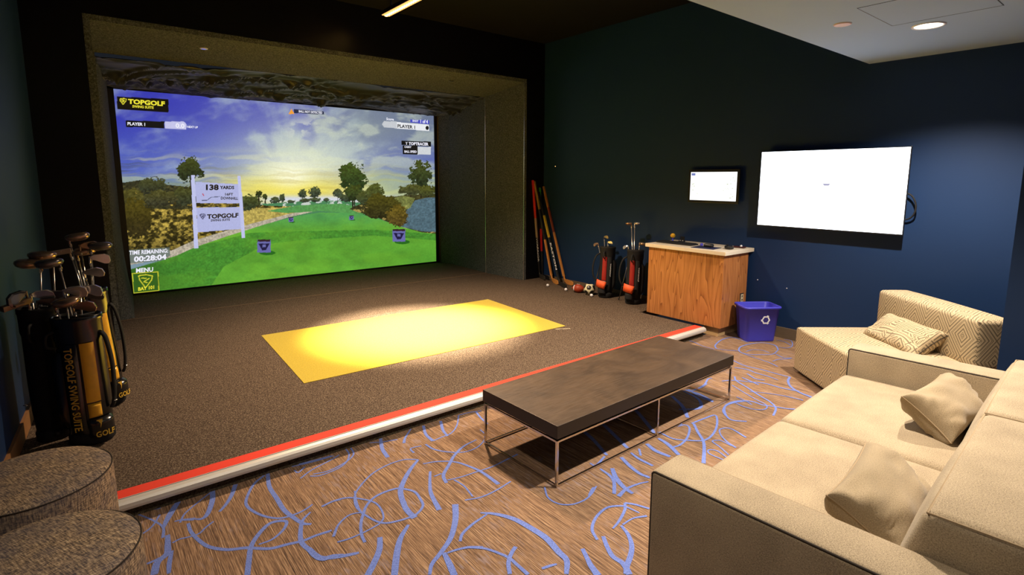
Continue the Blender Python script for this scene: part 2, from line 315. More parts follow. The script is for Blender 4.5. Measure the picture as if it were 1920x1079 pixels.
# ------------------------------------------------------------------ the room
XW = 5.76; YF = 6.42; ZP = .10; ZC = 2.72; ZT = 3.7
def photo_ray(u, v):   # direction of view through a point of the 1920x1079 picture
    return rt*((u-CX)/FPX) + dn*((v-CY)/FPX) + fw
def on_y(u, v, y):
    d = photo_ray(u, v); t = y/d.y; return Vector((d.x*t, y, H+d.z*t))
def px_of(P):
    q = Vector(P)-Vector((0, 0, H)); z = q.dot(fw); return (CX+FPX*q.dot(rt)/z, CY+FPX*q.dot(dn)/z)
CURLS=[
((2,2,3),[(0.07,3.2),(0.11,3.13),(0.16,3.03),(0.19,2.94),(0.18,2.85)]),
((2,2,2),[(0.1,2.94),(0.14,2.97),(0.17,3.02),(0.19,3.07)]),
((5,6,2),[(0.28,3.14),(0.24,3.06),(0.21,2.99),(0.19,2.93)]),
((2,3,5),[(0.24,2.96),(0.27,2.95),(0.32,2.92)]),
((2,2,2),[(0.26,2.93),(0.29,3),(0.36,3.07),(0.43,3.13)]),
((5,5,2),[(0.44,3.15),(0.42,3.04),(0.38,2.93),(0.35,2.9),(0.32,2.92)]),
((5,4,3),[(0.55,3.13),(0.51,3.03),(0.47,2.96),(0.43,2.91)]),
((2,3,2),[(0.15,3.15),(0.2,3.13)]),
((4,6,6),[(0.2,2.86),(0.19,2.77),(0.18,2.71),(0.14,2.67),(0.12,2.59)]),
((3,4,3),[(0.2,2.72),(0.18,2.63),(0.17,2.56)]),
((2,3,2),[(0.09,2.69),(0.12,2.69),(0.16,2.7)]),
((2,2,2),[(0.21,2.78),(0.24,2.79),(0.28,2.78),(0.32,2.78),(0.35,2.81),(0.39,2.84)]),
((3,4,3),[(0.29,2.9),(0.29,2.82),(0.31,2.72),(0.34,2.64),(0.4,2.57),(0.47,2.53),(0.55,2.46),(0.62,2.44),(0.69,2.42),(0.75,2.42),(0.81,2.41)]),
((3,3,2),[(0.7,3.13),(0.63,3.07),(0.57,2.96),(0.55,2.88),(0.57,2.79),(0.61,2.71),(0.66,2.66),(0.73,2.65),(0.78,2.66),(0.82,2.68)]),
((4,5,3),[(0.72,3.14),(0.69,2.99),(0.69,2.85),(0.69,2.72),(0.71,2.62),(0.73,2.55),(0.76,2.52)]),
((5,4,2),[(0.43,2.34),(0.46,2.44),(0.49,2.53),(0.54,2.6),(0.6,2.65),(0.65,2.64),(0.67,2.61),(0.64,2.56),(0.58,2.52),(0.52,2.52)]),
((2,5,3),[(0.79,2.62),(0.74,2.58),(0.71,2.52),(0.68,2.42),(0.69,2.34),(0.71,2.26),(0.76,2.22),(0.83,2.19),(0.86,2.18)]),
((2,3,2),[(0.85,3.13),(0.96,3.11),(1.09,3.1)]),
((2,2,2),[(0.85,2.97),(0.93,3.02),(1.05,3.06),(1.12,3.09)]),
((2,2,2),[(0.85,3.08),(0.86,3.04),(0.91,3.08)]),
((2,2,2),[(0.92,2.97),(1,2.95),(1.11,2.98),(1.19,3.04),(1.21,3.13)]),
((2,2,2),[(0.85,2.63),(0.9,2.64),(0.95,2.63)]),
((2,2,2),[(1.18,3.14),(1.17,3.06),(1.12,2.98),(1.05,2.94),(0.95,2.93),(0.9,2.96)]),
((3,2,2),[(0.89,3.13),(0.99,3.12),(1.08,3.11)]),
((2,2,2),[(1.33,3.12),(1.4,3.08),(1.49,3.05)]),
((4,5,5),[(1.41,3.13),(1.36,3),(1.34,2.88)]),
((2,3,4),[(1.63,3.13),(1.54,3.04),(1.5,2.98)]),
((4,4,5),[(1.72,3.12),(1.67,3),(1.66,2.89)]),
((2,2,2),[(1.66,2.89),(1.73,2.9),(1.81,2.91),(1.9,2.98),(2,3.11)]),
((4,4,3),[(1.85,3.11),(1.79,2.98),(1.77,2.89)]),
((3,3,3),[(2.13,3.08),(2.1,2.98),(2.08,2.87)]),
((2,2,2),[(2,3.11),(2.09,3.1),(2.17,3.07)]),
((3,2,2),[(1.6,2.88),(1.61,2.79),(1.66,2.71),(1.73,2.65),(1.81,2.64),(1.89,2.67),(1.97,2.74),(1.99,2.83)]),
((3,2,2),[(1.49,2.83),(1.5,2.89),(1.57,2.88)]),
((4,4,2),[(1.47,2.42),(1.5,2.5),(1.59,2.58),(1.67,2.65),(1.78,2.71),(1.89,2.73)]),
((2,2,2),[(1.45,2.52),(1.5,2.52)]),
((2,2,3),[(1.49,2.44),(1.57,2.42),(1.67,2.41),(1.77,2.4),(1.88,2.41),(1.98,2.42)]),
((2,3,5),[(1.47,2.68),(1.55,2.65),(1.63,2.58),(1.67,2.48),(1.69,2.38),(1.69,2.23)]),
((2,2,2),[(1.52,2.42),(1.53,2.34),(1.52,2.27),(1.51,2.22)]),
((2,2,2),[(1.46,2.22),(1.54,2.19),(1.64,2.19),(1.76,2.21)]),
((3,4,6),[(1.46,2.58),(1.4,2.48),(1.35,2.38),(1.31,2.23)]),
((2,2,2),[(1.47,2.74),(1.41,2.79),(1.31,2.8),(1.2,2.77),(1.11,2.71),(1.03,2.63),(0.99,2.53),(0.99,2.44)]),
((2,3,3),[(1.04,2.66),(1.01,2.57),(0.99,2.47),(1,2.41),(1.02,2.34),(1.05,2.3),(1.1,2.28),(1.15,2.27),(1.2,2.27),(1.26,2.31),(1.28,2.37),(1.29,2.45),(1.26,2.51),(1.23,2.54),(1.17,2.55),(1.1,2.54),(1.04,2.5),(1,2.45),(0.95,2.37),(0.92,2.29),(0.91,2.23)]),
((3,6,5),[(1.47,2.74),(1.38,2.67),(1.29,2.58),(1.23,2.5),(1.19,2.38),(1.18,2.29)]),
((6,6,7),[(1.2,2.41),(1.18,2.34),(1.18,2.25)]),
((3,2,2),[(0.85,2.63),(0.92,2.64),(0.99,2.62),(1.05,2.55),(1.08,2.49),(1.08,2.42),(1.06,2.35),(1.03,2.32),(1,2.31),(0.93,2.3),(0.86,2.3),(0.81,2.31)]),
((3,2,2),[(0.81,2.36),(0.86,2.43),(0.92,2.47),(0.96,2.47),(1,2.45)]),
((3,2,3),[(0.72,2.42),(0.77,2.42),(0.82,2.41)]),
((5,6,2),[(0.69,2.35),(0.7,2.28),(0.72,2.24),(0.76,2.23),(0.8,2.21)]),
((5,6,6),[(0.98,2.22),(0.94,2.14),(0.88,2.07),(0.83,2.02)]),
((3,6,6),[(1.13,2.22),(1.05,2.15),(0.98,2.05),(0.92,1.95)]),
((7,5,3),[(1.4,2.22),(1.33,2.11),(1.24,2.01),(1.15,1.95),(1.08,1.91),(1.04,1.86)]),
((3,3,2),[(1.26,1.96),(1.3,2),(1.38,2.03),(1.43,2.04),(1.48,2.05)]),
((4,6,6),[(1.16,1.94),(1.14,1.86),(1.12,1.79)]),
((2,7,4),[(1.46,2.08),(1.51,2.03),(1.56,1.94),(1.58,1.84),(1.59,1.73),(1.57,1.62),(1.56,1.56),(1.5,1.5)]),
((2,3,3),[(1.17,1.93),(1.22,1.92),(1.27,1.9),(1.32,1.86)]),
((3,3,4),[(1.27,1.9),(1.32,1.85),(1.35,1.79),(1.37,1.73),(1.37,1.67),(1.37,1.6)]),
((4,4,4),[(1.44,1.77),(1.4,1.75),(1.35,1.71),(1.31,1.65)]),
((3,3,2),[(1.44,1.59),(1.48,1.58),(1.51,1.57)]),
((4,5,7),[(1.67,1.57),(1.64,1.51),(1.62,1.47),(1.6,1.41)]),
((4,5,6),[(1.81,1.57),(1.77,1.51),(1.74,1.45),(1.74,1.39),(1.71,1.33)]),
((3,5,5),[(1.94,1.57),(1.91,1.5),(1.86,1.44),(1.8,1.4),(1.74,1.37),(1.7,1.34)]),
((2,2,3),[(1.95,1.57),(2.03,1.57),(2.1,1.54)]),
((3,3,2),[(1.77,1.57),(1.8,1.63),(1.85,1.67),(1.92,1.7),(2,1.71),(2.06,1.68),(2.08,1.65),(2.09,1.58)]),
((3,3,2),[(2.1,1.68),(2.05,1.64),(1.96,1.6),(1.89,1.58)]),
((3,3,3),[(2.1,1.68),(2.13,1.64),(2.16,1.57)]),
((2,2,2),[(1.87,2.05),(1.82,1.97),(1.82,1.9),(1.86,1.85),(1.93,1.83),(2.01,1.84),(2.1,1.88)]),
((5,6,4),[(2.31,1.95),(2.25,1.87),(2.21,1.78),(2.2,1.71)]),
((3,4,4),[(2.25,1.99),(2.24,1.91),(2.21,1.85),(2.12,1.77)]),
((5,3,2),[(2.12,1.74),(2.21,1.76),(2.3,1.75),(2.36,1.73)]),
((4,4,4),[(2.4,1.88),(2.39,1.81),(2.4,1.75)]),
((5,5,4),[(2.45,2),(2.41,1.9),(2.39,1.81),(2.4,1.76)]),
((3,4,4),[(2.54,2),(2.52,1.92),(2.52,1.82)]),
((3,3,3),[(2.62,2),(2.56,1.94)]),
((5,6,5),[(2.71,2.01),(2.68,1.92),(2.69,1.82)]),
((4,6,5),[(2.83,2.01),(2.81,1.92),(2.75,1.8)]),
((3,3,2),[(2.8,1.88),(2.87,1.87),(2.99,1.9),(3.12,1.97),(3.13,2.02),(3.02,2.04)]),
((3,3,3),[(2.91,2.06),(2.9,1.95),(2.96,1.87),(3.04,1.81),(3.16,1.82),(3.31,1.88),(3.44,1.97),(3.33,1.99),(3.19,2)]),
((4,4,5),[(3.2,1.99),(3.11,1.9),(3.03,1.81),(2.93,1.74),(2.78,1.65)]),
((3,3,3),[(3.86,1.96),(3.77,2),(3.64,2.01),(3.52,1.94),(3.46,1.86),(3.52,1.78)]),
((3,2,3),[(3.11,1.63),(3.14,1.71),(3.2,1.79),(3.27,1.83),(3.33,1.79),(3.29,1.66)]),
((2,2,2),[(2.99,1.61),(3.04,1.7),(3.07,1.77),(3.12,1.74),(3.11,1.66)]),
((2,2,2),[(2.91,1.59),(2.91,1.69),(2.95,1.72),(2.98,1.68),(2.95,1.6)]),
((6,6,4),[(2.54,2.69),(2.51,2.35),(2.4,2.07)]),
((5,6,5),[(2.81,2.64),(2.68,2.32),(2.57,2.05)]),
((5,6,5),[(3.21,2.65),(3.02,2.31),(2.87,2.07)]),
((5,6,5),[(3.49,2.37),(3.39,2.21),(3.25,2.07)]),
((3,5,4),[(3.65,2.38),(3.6,2.21),(3.46,2.11),(3.32,2.19)]),
((2,3,3),[(2.25,2.07),(2.26,2.03),(2.38,2.07)]),
((4,4,4),[(3.71,2.37),(3.65,2.23),(3.64,2.11)]),
((4,3,3),[(3.94,2.35),(3.82,2.33),(3.67,2.34)]),
((3,4,3),[(2,1.84),(2.08,1.88)]),
((3,3,2),[(5.3,2.41),(5.42,2.5),(5.41,2.62),(5.27,2.68),(5.09,2.69),(4.95,2.62),(4.93,2.53),(5.02,2.44),(5.13,2.38),(5.3,2.41)]),
((2,2,2),[(5,2.58),(5.1,2.57),(5.16,2.5),(5.14,2.42)]),
((3,2,2),[(4.81,2.18),(4.86,2.29),(4.89,2.46),(4.92,2.57)]),
((3,3,2),[(4.85,2.81),(4.95,2.88),(5.17,2.94),(5.34,2.92),(5.33,2.81),(5.3,2.71)]),
((2,2,2),[(4.85,2.81),(4.89,2.72),(4.96,2.64)]),
((2,2,2),[(4.87,3.17),(4.87,3.08),(4.82,2.94),(4.82,2.81)]),
((3,3,3),[(4.65,2.52),(4.6,2.38),(4.62,2.24),(4.62,2.1),(4.63,1.99)]),
((3,3,2),[(4.48,2.41),(4.52,2.32),(4.5,2.22),(4.5,2.11),(4.48,2.02)]),
((3,2,2),[(5.15,2.36),(5.1,2.26),(5.16,2.21)]),
((2,2,2),[(4.92,2.28),(5.01,2.27),(5.13,2.21)]),
((2,2,2),[(5.62,2.58),(5.62,2.5),(5.55,2.4)]),
((2,2,2),[(5.39,2.45),(5.42,2.39),(5.53,2.38),(5.71,2.47),(5.7,2.54)]),
((4,4,5),[(4.63,1.99),(4.53,1.96),(4.42,1.89),(4.35,1.79),(4.32,1.68)]),
((3,3,4),[(4.09,2.3),(4.18,2.25),(4.25,2.15),(4.32,2.05),(4.33,1.92),(4.37,1.8)]),
((3,3,3),[(4.27,2.29),(4.19,2.23),(4.12,2.1),(4.04,1.96),(3.98,1.84),(3.9,1.76),(3.76,1.71)]),
((3,3,3),[(4.3,2.24),(4.27,2.14),(4.25,2.07)]),
((3,3,3),[(4.42,2.26),(4.36,2.15),(4.39,2.09)]),
((2,2,2),[(4.07,2.2),(4,2.06),(3.94,1.93),(3.9,1.83),(3.82,1.8),(3.76,1.84),(3.74,1.92),(3.76,2.01)]),
((3,3,3),[(3.49,1.92),(3.56,1.98),(3.69,2.02),(3.81,2),(3.88,1.93),(3.88,1.85),(3.92,1.78),(3.96,1.7),(4,1.66)]),
((2,2,3),[(4.05,2.04),(4.12,1.95),(4.18,1.83),(4.21,1.7)]),
((2,2,2),[(3.87,2.05),(3.85,1.96),(3.82,1.9)]),
((3,3,3),[(3.78,2.33),(3.91,2.35),(4.04,2.4),(4.08,2.39)]),
((4,5,5),[(3.68,2.38),(3.69,2.26),(3.65,2.12)]),
]

g = G(); g.box(-1.1, XW, -1.8, 3.16, -.06, 0)
def ribbon(g, pts, ws, z):
    pts = crom(pts, 5); n = len(pts); L = []
    for i, p in enumerate(pts):
        d = pts[min(i+1, n-1)]-pts[max(i-1, 0)]; d = d/(np.hypot(*d)+1e-9); u = i/(n-1)
        wd = ws[0]*(1-u)*(1-2*u)+4*u*(1-u)*ws[1]+ws[2]*u*(2*u-1); wd = max(.8, wd)*.0024
        L += [(p[0]-d[1]*wd, p[1]+d[0]*wd, z+u*.000018), (p[0]+d[1]*wd, p[1]-d[0]*wd, z+u*.000018)]
    L = [(x, min(y, 3.158), zz) for x, y, zz in L]
    g.add(L, [(2*i+1, 2*i+3, 2*i+2, 2*i) for i in range(n-1)], 1)
zz = .0008
for ws, P in CURLS:
    ribbon(g, P, ws, zz); zz += .00002
rnd = random.Random(5)
for i in range(46):   # the scrollwork goes on under the sofa and towards the back of the room
    cx, cy = rnd.uniform(-.9, 5.6), rnd.uniform(-1.6, .9)
    if cx > 4.3 and i % 2: cy = rnd.uniform(-.5, 2.0)
    r = rnd.uniform(.12, .4); a0 = rnd.uniform(0, 6.3); sp = rnd.uniform(1.2, 4)
    P = [(cx+r*math.cos(a0+sp*k/6), max(-1.75, cy+r*.8*math.sin(a0+sp*k/6))) for k in range(7)]
    if max(p[0] for p in P) > 5.7: continue
    ribbon(g, P, (rnd.choice([2, 3, 5]), rnd.choice([2, 3, 5]), rnd.choice([2, 3])), zz); zz += .00001
struct('floor', g, ['carpet', 'scroll'])
# raised platform, notched at the console
struct('floor_platform', G().prism([(-.6, 3.17), (5.13, 3.17), (5.13, 3.99), (XW, 3.99), (XW, 8.95), (-.6, 8.95)], 0, ZP), 'platform_turf')
struct('trim_1', G().box(-.6, 5.13, 3.150, 3.2405, ZP-.003, ZP+.004), 'red_strip')
g = G(); prof = [(3.15, ZP+.005), (3.128, ZP+.006), (3.112, ZP+.001), (3.102, ZP-.010), (3.098, ZP-.026), (3.102, ZP-.040), (3.112, ZP-.046), (3.15, ZP-.046)]
g.add([(x, y, z) for x in (-.6, 5.13) for y, z in prof], [(i, i+1, 9+i, 8+i) for i in range(7)]+[tuple(range(8))[::-1], tuple(range(8, 16))], 0)
g.box(-.6, 5.13, 3.1395, 3.1415, ZP+.004, ZP+.0068, 1)
struct('trim_2', g, ['silver', 'groove'])
struct('trim_3', B(-.6, 5.13, 3.135, 3.17, 0, ZP-.046), 'riser_turf')
struct('trim_4', B(.24, 5.30, 7.285, 7.30, ZP, ZP+.003), 'pale_trim')      # seam where the bay turf starts
# walls
struct('wall_right', B(XW, XW+.1, -1.8, 8.95, 0, ZT), 'navy')
struct('wall_back', B(-1.1, XW, -1.9, -1.8, 0, ZT), 'navy')
struct('wall_left', G().prism([(-.60, 3.35), (-.44, 3.35), (-.25, YF), (-.60, YF)], 0, ZT), 'navy')
struct('wall_left_return', B(-1.12, -.60, 3.35, 3.47, 0, ZT), 'navy')
struct('wall_left_rear', B(-1.12, -1.0, -1.8, 3.35, 0, ZT), 'navy')
struct('wall_front', G().box(-.6, .22, YF, YF+.12, ZP, ZT).box(5.36, XW, YF, YF+.12, ZP, ZT).box(.22, 5.36, YF, YF+.12, 3.095, ZT), 'black_wall')
struct('wall_partition', B(4.46, 4.58, -1.8, .665, 0, ZC), 'navy')
struct('ceiling', B(-1.1, XW, -1.8, 1.995, ZC, ZC+.9), 'white_ceiling')
struct('ceiling_high', B(-1.1, XW, 1.995, 8.95, ZT, ZT+.1), 'black_ceiling')
struct('baseboard_right', B(XW-.018, XW, .7, 3.2, 0, .115), 'baseboard')
struct('baseboard_platform', B(XW-.018, XW, 3.99, YF, ZP, ZP+.05), 'baseboard')
struct('baseboard_left', G().prism([(-.25, YF), (-.232, YF), (-.425, 3.35), (-.44, 3.35)][::-1], ZP, ZP+.11), 'baseboard_wood')
# the bay round the screen
struct('wall_bay_left', G().prism([(.23, YF-.004), (.245, 7.3), (.19, 7.3), (.18, YF-.004)][::-1], ZP, 3.09), 'bay_felt')
g = G(); n = 10   # inner left panel, bellied out towards its foot
for i in range(n+1):
    z = ZP+(2.85-ZP)*i/n; b = .10*max(0, 1-i/3)**2
    g.v += [(.275, 7.3, z), (.30+b, 7.36, z), (.42+b*.6, 8.72, z)]
for i in range(n):
    for k in range(2): a = i*3+k; g.f.append((a, a+1, a+4, a+3)); g.m.append(0); g.s.append(True)
g.box(.20, .275, 7.3, 8.9, ZP, 3.0)
struct('wall_bay_left_inner', g, 'bay_felt')
struct('wall_bay_right', G().prism([(5.35, YF-.004), (5.40, YF-.004), (5.36, 7.3), (5.27, 7.3)], ZP, 3.09), 'bay_felt')
struct('wall_bay_right_inner', G().prism([(5.285, 7.3), (5.40, 7.3), (5.40, 8.9), (5.24, 8.9), (5.335, 8.5)], ZP, 3.0), 'bay_felt')
struct('wall_bay_back', B(.2, 5.4, 8.9, 8.95, ZP, 3.1), 'black_wall')
g = G(); g.add([(.18, YF-.004, 3.09), (5.40, YF-.004, 3.09), (5.40, 7.3, 2.965), (.18, 7.3, 2.965), (.18, YF-.004, 3.14), (5.40, YF-.004, 3.14), (5.40, 7.3, 3.14), (.18, 7.3, 3.14)],
    [(0, 1, 2, 3)[::-1], (4, 5, 6, 7), (0, 4, 5, 1)[::-1], (1, 5, 6, 2)[::-1], (2, 6, 7, 3)[::-1], (3, 7, 4, 0)[::-1]])
struct('ceiling_bay', g, 'bay_felt')
struct('trim_5', B(5.347, 5.353, YF-.010, YF-.004, ZP, 3.09), 'club_steel')
struct('trim_6', B(5.262, 5.270, 7.292, 7.300, ZP, 2.96), 'club_steel')
# crumpled black cloth over the top of the screen
g = G(); nx, ny = 260, 60; rs = np.random.RandomState(3)
ph = rs.rand(14)*6.3; fx = rs.uniform(.5, 2.2, 14); fy = rs.uniform(3, 9, 14)*np.where(np.arange(14) % 4, 1, -1); an = rs.uniform(-.9, .9, 14)
xs = np.linspace(.28, 5.30, nx); ts = np.linspace(0, 1, ny)
X, T = np.meshgrid(xs, ts); Z = np.zeros_like(X)
for i in range(14):
    wv_ = np.sin(fx[i]*X+fy[i]*T+an[i]*np.sin(X*1.3+ph[i])*3+ph[i]); Z += (1-np.abs(wv_))**12*.034*(.5+.5*np.sin(X*(.5+.2*i)+ph[i]*2))
Z += .02*np.sin(X*2.1+T*4)
Yc = 7.3+T*1.44; Zc = 2.965-.03*np.sin(T*PI)-.115*T**1.5 - .012*np.sin(X*1.4) - Z*1.9*np.sin(np.clip(T, .03, .97)*PI)**.4
Zc[T > .985] -= .03
g.v = list(zip(X.ravel().tolist(), Yc.ravel().tolist(), Zc.ravel().tolist()))
for j in range(ny-1):
    for i in range(nx-1): a = j*nx+i; g.f.append((a, a+nx, a+nx+1, a+1)[::-1])
# a front hem hanging in front of the screen's top edge
g.m = [0]*len(g.f); g.s = [True]*len(g.f)
o = obj('ceiling_cloth', g, 'cloth_black'); tag(o, 'crumpled black cloth hung under the bay ceiling above the projection screen', 'cloth')
o.modifiers.new('solid', 'SOLIDIFY').thickness = .004

# ------------------------------------------------------------------ ceiling fittings
t = thing('downlight', 'round recessed downlight glowing white in the low pale ceiling', 'ceiling light', (4.65, 1.27, ZC))
obj('trim_ring', G().lathe([(.098, .0), (.098, -.006), (.082, -.006), (.080, .0)], 32), 'white_paint', t)
obj('lamp_lens', G().lathe([(.0001, -.002), (.081, -.002)], 32), 'lamp_glow', t)
DLAB = ['above the near end of the coffee table', 'above the lower ottoman', 'behind the sofa, middle', 'behind the far end of the sofa', 'behind and above the camera']
for k, (x, y) in enumerate(DOWN[1:]):
    if k >= 0:
        t2 = thing('downlight', 'round recessed downlight '+DLAB[k], 'ceiling light', (x, y, ZC), 0, 'downlights out of view')
        obj('trim_ring', G().lathe([(.098, .0), (.098, -.006), (.082, -.006), (.080, .0)], 32), 'white_paint', t2)
        obj('lamp_lens', G().lathe([(.0001, -.002), (.081, -.002)], 32), 'lamp_glow', t2)
t = thing('sprinkler_cover', 'small round pale disc set in the low ceiling left of the lit downlight', 'sprinkler', (4.16, 1.625, ZC))
obj('disc', G().lathe([(.052, -.001), (.052, -.006), (.048, -.008), (.0001, -.009)], 28), simple('disc_pale', lin((220, 190, 178)), .5), t)
obj('rim', G().lathe([(.056, 0), (.056, -.003), (.052, -.003)], 28), 'silver', t)
g = G()   # access panel: a thin reveal round a flush square
ax0, ax1, ay0, ay1 = 3.85, 4.47, .85, 1.43
for a in ((ax0, ax1, ay1-.004, ay1), (ax1-.004, ax1, ay0, ay1), (ax0, ax0+.004, ay0, ay1), (ax0, ax1, ay0, ay0+.004)): g.box(*a, ZC-.002, ZC, 0)
g.box(ax0+.004, ax1-.004, ay0+.004, ay1-.004, ZC-.001, ZC, 1)
tag(obj('access_panel', g, ['groove', 'white_ceiling']), 'flush square access panel in the pale ceiling beside the downlight', 'access panel')
t = thing('track_light', 'slim linear light with a row of amber diodes below the black ceiling', 'ceiling light', (2.86, 5.10, 3.46))
obj('housing', B(-.05, .05, -.75, .75, .008, .05), 'black_plastic', t, bev=.004)
obj('end_cap', B(-.051, .051, -.77, -.75, .004, .052), 'black_plastic', t, bev=.003)
for i in range(30):
    if i == 0: o = obj('diode', G().lathe([(.020, .004), (.017, -.004), (.0001, -.006)], 10), 'track_glow', t)
    else: o = o.copy(); C.objects.link(o)
    o.location = (0, -.725+i*.05, 0)
obj('diode_strip', B(-.044, .044, -.745, .745, .003, .008), emis('track_base', (1, .45, .12), 1.6), t)
for s_ in (-.6, .6): obj('stem', G().tube([(0, s_, .05), (0, s_, .24)], .008), 'black_plastic', t)
for nm, (u, v), lab in (('roundel', (382, 91), 'small pale oval sensor glowing blue in the bay ceiling, left side'), ('roundel', (846, 152), 'small dark sensor in the bay ceiling, right side')):
    P = None; lo, hi = YF, 7.3
    for _ in range(40):   # where that view meets the sloping ceiling
        y = (lo+hi)/2; P = on_y(u, v, y)
        if P.z < 3.09-(y-YF)/(7.3-YF)*.125: lo = y
        else: hi = y
    t = thing(nm, lab, 'roundel', (P.x, P.y, P.z-.002)); blue = u < 500  # discs standing for an emissive blue oval and a small dark hole
    obj('ring', G().lathe([(.040, .004), (.038, -.004), (.026, -.005)], 20), 'silver' if blue else 'black_plastic', t)
    obj('lens', G().lathe([(.026, -.004), (.0001, -.007)], 20), emis('roundel_blue', lin((120, 130, 230)), .9) if blue else 'black_plastic', t)
for u, v, lab in ((1420, 525, 'tiny white plug in the navy wall above the recycling bin'), (1475, 541, 'tiny white plug in the navy wall between bin and lounge chair'), (1041, 312, 'tiny amber indicator on the dark wall above the hockey sticks')):
    d = photo_ray(u, v); tt = (XW-.004)/d.x
    o = obj('wall_plug', G().lathe([(.006, 0), (.006, .004), (.0001, .006)], 10, M=Matrix.Rotation(-PI/2, 4, 'Y')), 'white_paint' if u > 1100 else emis('amber_dot', (1, .5, .15), 2), loc=(XW, d.y*tt, H+d.z*tt))
    tag(o, lab, 'wall plug')
# ------------------------------------------------------------------ the picture on the projection screen
YS = 8.80
def S(u, v): return on_y(u, v, YS)
xL, xR = .488, 5.197; zB, zT_ = .125, 2.80
GW, GH = 700, 400
gx = np.linspace(xL, xR, GW); gz = np.linspace(zB, zT_, GH); WX, WZ = np.meshgrid(gx, gz)
q = [WX, np.full_like(WX, YS), WZ-H]
dz = q[0]*fw.x+q[1]*fw.y+q[2]*fw.z
U = CX+FPX*(q[0]*rt.x+q[1]*rt.y+q[2]*rt.z)/dz; V = CY+FPX*(q[0]*dn.x+q[1]*dn.y+q[2]*dn.z)/dz
rs = np.random.RandomState(11); TAB = rs.rand(512, 512)
def vn(x, y):
    xi = np.floor(x).astype(int); yi = np.floor(y).astype(int); fx_ = x-xi; fy_ = y-yi; fx_ = fx_*fx_*(3-2*fx_); fy_ = fy_*fy_*(3-2*fy_)
    a = TAB[yi % 512, xi % 512]; b = TAB[yi % 512, (xi+1) % 512]; c = TAB[(yi+1) % 512, xi % 512]; d = TAB[(yi+1) % 512, (xi+1) % 512]
    return (a*(1-fx_)+b*fx_)*(1-fy_)+(c*(1-fx_)+d*fx_)*fy_
def fbm(x, y, o=4):
    s = 0; a = .5
    for k in range(o): s = s+a*vn(x*2**k+17*k, y*2**k+31*k); a *= .5
    return s/(1-.5**o)
def inpoly(P):
    r = np.zeros(U.shape, bool); n = len(P)
    for i in range(n):
        (x1, y1), (x2, y2) = P[i], P[(i+1) % n]
        if y1 == y2: continue
        r ^= ((V < y1) != (V < y2)) & (U < (x2-x1)*(V-y1)/(y2-y1)+x1)
    return r
def sm(x, a, b): t_ = np.clip((x-a)/(b-a), 0, 1); return t_*t_*(3-2*t_)
def col(c): return np.array(c, float)
IMG = np.zeros(U.shape+(3,))
def put(mask, c):
    m = mask.astype(float)[..., None] if mask.ndim == 2 else mask
    IMG[:] = IMG*(1-m)+np.asarray(c, float)*m
# sky
sx_, sy_ = 548., 352.
dx, dy = U-sx_, V-sy_; R_ = np.hypot(dx, dy*1.15); A_ = np.arctan2(-dy, dx)
put(np.ones(U.shape), col((50, 54, 172)))
put(sm(V, 190, 330)*.8, col((84, 104, 190)))
put(sm(U, 540, 690)*(1-sm(V, 235, 340))*.8, col((112, 126, 134)))
wx = U+14*(fbm(U/40, V/40, 3)-.5); wy = V+14*(fbm(U/40+9, V/40+4, 3)-.5)
a2 = np.arctan2(-(wy-sy_), wx-sx_); st_ = fbm(a2*3.2+2, R_/110+3, 5)
soft = fbm(wx/60+.6*wy/40, wy/26, 5)
put(np.clip(sm(.6*st_+.4*soft, .42, .66)*sm(R_, 10, 80), 0, 1)*.62*(1-.4*sm(U, 700, 820)), col((178, 196, 198)))
put(np.clip(sm(fbm(wx/46+3, wy/22+7, 5), .47, .66), 0, 1)*sm(U, 520, 600)*(1-sm(V, 300, 345))*.65, col((182, 192, 180)))
put(np.clip(sm(fbm(wx/16+3, wy/12+1, 4), .5, .6), 0, 1)*np.exp(-((U-565+.6*(V-240))/26)**2-((V-238)/20)**2)*.7, col((206, 208, 206)))
put(np.clip(sm(fbm(wx/90+V/60, wy/9+5, 3), .5, .7), 0, 1)*sm(V, 270, 310)*.55, col((212, 208, 150)))
put(np.clip(sm(fbm(wx/110+9, wy/6+5, 4), .54, .7), 0, 1)*sm(V, 280, 315)*(1-sm(U, 380, 560))*.7, col((72, 80, 112)))
put(np.exp(-(R_/185)**2)*.62, col((226, 234, 196)))
put(np.exp(-((U-555)/90)**2-((V-318)/50)**2)*.6, col((246, 250, 214)))
put(np.exp(-((U-548)/150)**2-((V-356)/26)**2)*.9, col((246, 226, 78)))
put(np.exp(-((U-545)/40)**2-((V-330)/22)**2)*.85, col((255, 255, 226)))
put(np.clip(sm(fbm(wx/60, wy/5, 4), .5, .66), 0, 1)*np.exp(-((V-345)/30)**2)*.3, col((190, 170, 80)))
put((1-sm(U, 300, 430))*sm(V, 318, 350)*.7, col((128, 156, 150)))
put(sm(U, 640, 720)*sm(V, 300, 345)*.5, col((186, 204, 130)))
put(np.exp(-((V-374)/7)**2)*sm(U, 470, 520)*(1-sm(U, 700, 780))*.95, col((210, 216, 230)))
